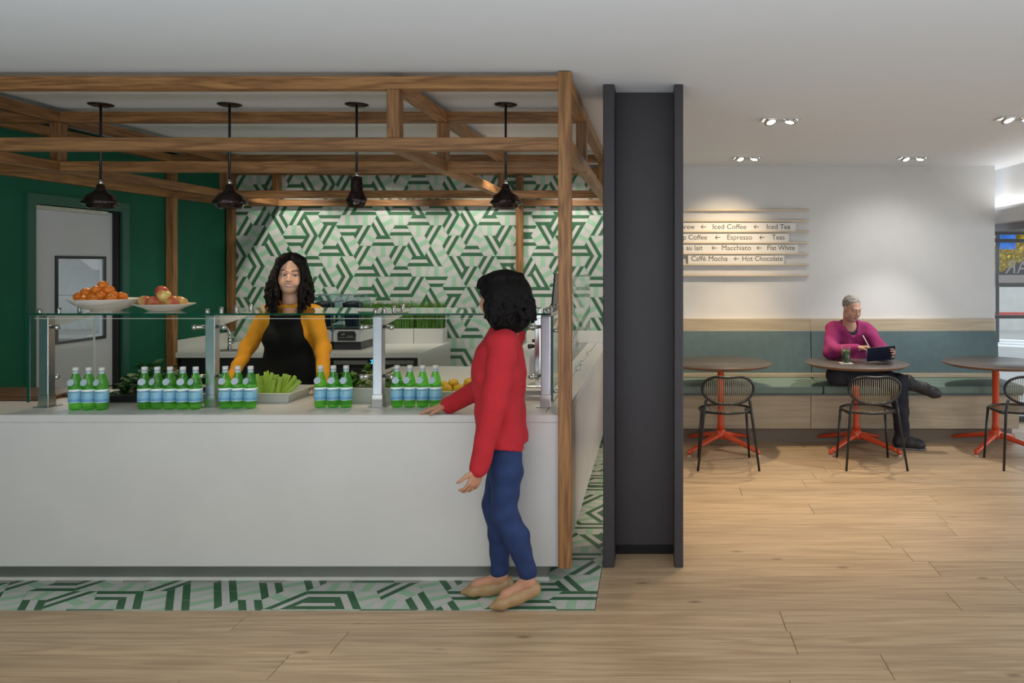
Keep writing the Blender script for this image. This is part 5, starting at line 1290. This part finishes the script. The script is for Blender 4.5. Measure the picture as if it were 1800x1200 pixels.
S.wrinkle(.006, 36); S.cap((1.872, 7.33, 1.13), (1.90, 7.25, .985), .075, .012, .006, 's'); S.cap(hc+HR @ np.array((0, -.03, -.09)), (1.872, 7.36, 1.10), .066, .07, .01, 's')
S.mesh('sweater', m_mag, ml, None, t)
S = SDF((1.72, 7.18, .90), (2.03, 7.5, 1.16), .006)
S.ell((1.875, 7.40, .97), (.165, .108, .165), None, .05); S.cap((1.80, 7.37, 1.06), (1.95, 7.365, 1.06), .055, .055, .05); S.cap(hc+HR @ np.array((0, -.02, -.09)), (1.875, 7.35, 1.085), .063, .066, .006, 's')
S.mesh('undershirt', mat('navy_tee', (.012, .016, .03), .8), ml, None, t)
m_trs = mat('dark_navy_trousers', (.010, .012, .022), .8, var=.15, vscale=10)
S = SDF((1.50, 6.82, .10), (2.52, 7.66, .84), .009)
S.ell((1.88, 7.42, .67), (.18, .13, .11), None, .05); S.chain([rhip, rkn], [.105, .085], .03); S.chain([rkn, ran-np.array((.04, 0, 0))], [.082, .062], .03); S.chain([lhip, lkn, lan+np.array((0, 0, .04))], [.105, .082, .066], .03); S.wrinkle(.005, 45)
S.mesh('trousers', m_trs, ml, None, t)
m_snk = mat('black_sneaker', (.018, .018, .02), .55, var=.3, vscale=40)
for a, tt, sl_ in ((lan, np.array((2.425, 6.955, .045)), True), (ran, np.array((2.555, 6.915, .515)), False)):
    hb = (a-np.array((.03, 0, .055))) if sl_ else (a+np.array((.02, 0, -.02)))
    S = SDF(np.minimum(hb, tt)-.09, np.maximum(hb, tt)+.10, .006)
    S.chain([hb, hb*.5+tt*.5+np.array((0, 0, .006)), tt*.85+hb*.15, tt], [.052, .053, .049, .034], .02, fl=((0, 1, 0), 1.1)); S.cap(a+np.array((-.01, 0, .015)), hb, .058, .052, .02)
    if sl_: X, Y, Z = np.meshgrid(*S.ax, indexing='ij', sparse=True); S.F = np.maximum(S.F, .002-Z+0*X+0*Y).astype(np.float32)
    sh = S.mesh('shoe', m_snk, ml, None, t)
    dl = nrm(tt-hb); upv = np.array((0, -.35, .94)) if sl_ else np.array((0, -.5, .87)); f = MB()
    for q in (.30, .42, .54, .66):
        c_ = hb*(1-q)+tt*q+upv*(.062-.010*(q-.3)); sd_ = np.cross(dl, upv)*.022; f.tube([Vector(c_-sd_-upv*.006)-Vector(ml), Vector(c_+upv*.002)-Vector(ml), Vector(c_+sd_-upv*.006)-Vector(ml)], .0035, 6)
    obj('lace', f, mat('grey_lace', (.10, .10, .105), .7) if sl_ else bpy.data.materials['grey_lace'], sh)
    if sl_:
        S = SDF(np.minimum(hb, tt)-.09, np.maximum(hb, tt)+.10, .006); S.chain([hb*np.array((1, 1, 0))+np.array((0, 0, .016)), tt*np.array((1, 1, 0))+np.array((0, 0, .016))], [.050, .040], .01); X, Y, Z = np.meshgrid(*S.ax, indexing='ij', sparse=True)
        S.F = np.maximum(np.maximum(S.F, .001-Z+0*X+0*Y), Z-.018+0*X+0*Y).astype(np.float32); S.mesh('sole', mat('grey_sole', (.16, .16, .16), .6), ml, None, sh)
S = SDF((1.74, 7.10, 1.18), (2.02, 7.45, 1.42), .0042)
S.ell(hc+HR @ np.array((0, -.030, .043)), [.0775, .093, .082], HR, .01); S.wrinkle(.003, 150)
S.ell(hc+HR @ np.array((0, .088, -.012)), [.068, .085, .086], HR, .012, 's'); S.ell(hc+HR @ np.array((0, .02, -.085)), [.11, .13, .062], HR, .02, 's')
for s_ in (-1, 1): S.ell(hc+HR @ np.array((s_*.078, -.002, -.012)), [.022, .022, .036], HR, .008, 's')
S.mesh('hair', mat('grey_hair', (.24, .225, .205), .6, var=.35, vscale=90, bump=.5, bscale=160), ml, None, t)

# tablet and stylus in his hands
tl = np.array([1.925, 6.96, .802]); tr = np.array([2.130, 6.945, .822]); up_ = nrm((.42, -.40, .52))
t = thing('tablet', 'dark navy tablet propped on table and held by seated man', 'tablet', tuple(tl))
ex = nrm(tr-tl); ez = up_-ex*(up_@ex); ez = nrm(ez); ey = np.cross(ez, ex); Mx = Matrix(((ex[0], ey[0], ez[0]), (ex[1], ey[1], ez[1]), (ex[2], ey[2], ez[2]))).to_4x4()
f = MB(); f.box((0, -.006, 0), (.245, .003, .172), bev=.004, M=Mx); obj('case', f, mat('navy_case', (.012, .018, .045), .45, var=.1), t)
f = MB(); f.box((.006, .0031, .006), (.239, .0042, .166), M=Mx); obj('screen', f, mat('tablet_screen', (.55, .56, .58), .2, emit=(.7, .75, .8), estr=.25), t)
sp_ = rwr+np.array((.065, -.045, .035)); t = thing('stylus', 'slim pale stylus in right hand of seated man', 'stylus', tuple(sp_))
obj('barrel', MB().tube([(-.03, .01, .085), (.012, -.004, 0), (.03, -.010, -.035)], .0042, 8), M_SIGN, t); obj('tip', MB().cyl((.03, -.010, -.035), (.036, -.012, -.047), .004, .001, n=8), M_BLACKP, t)
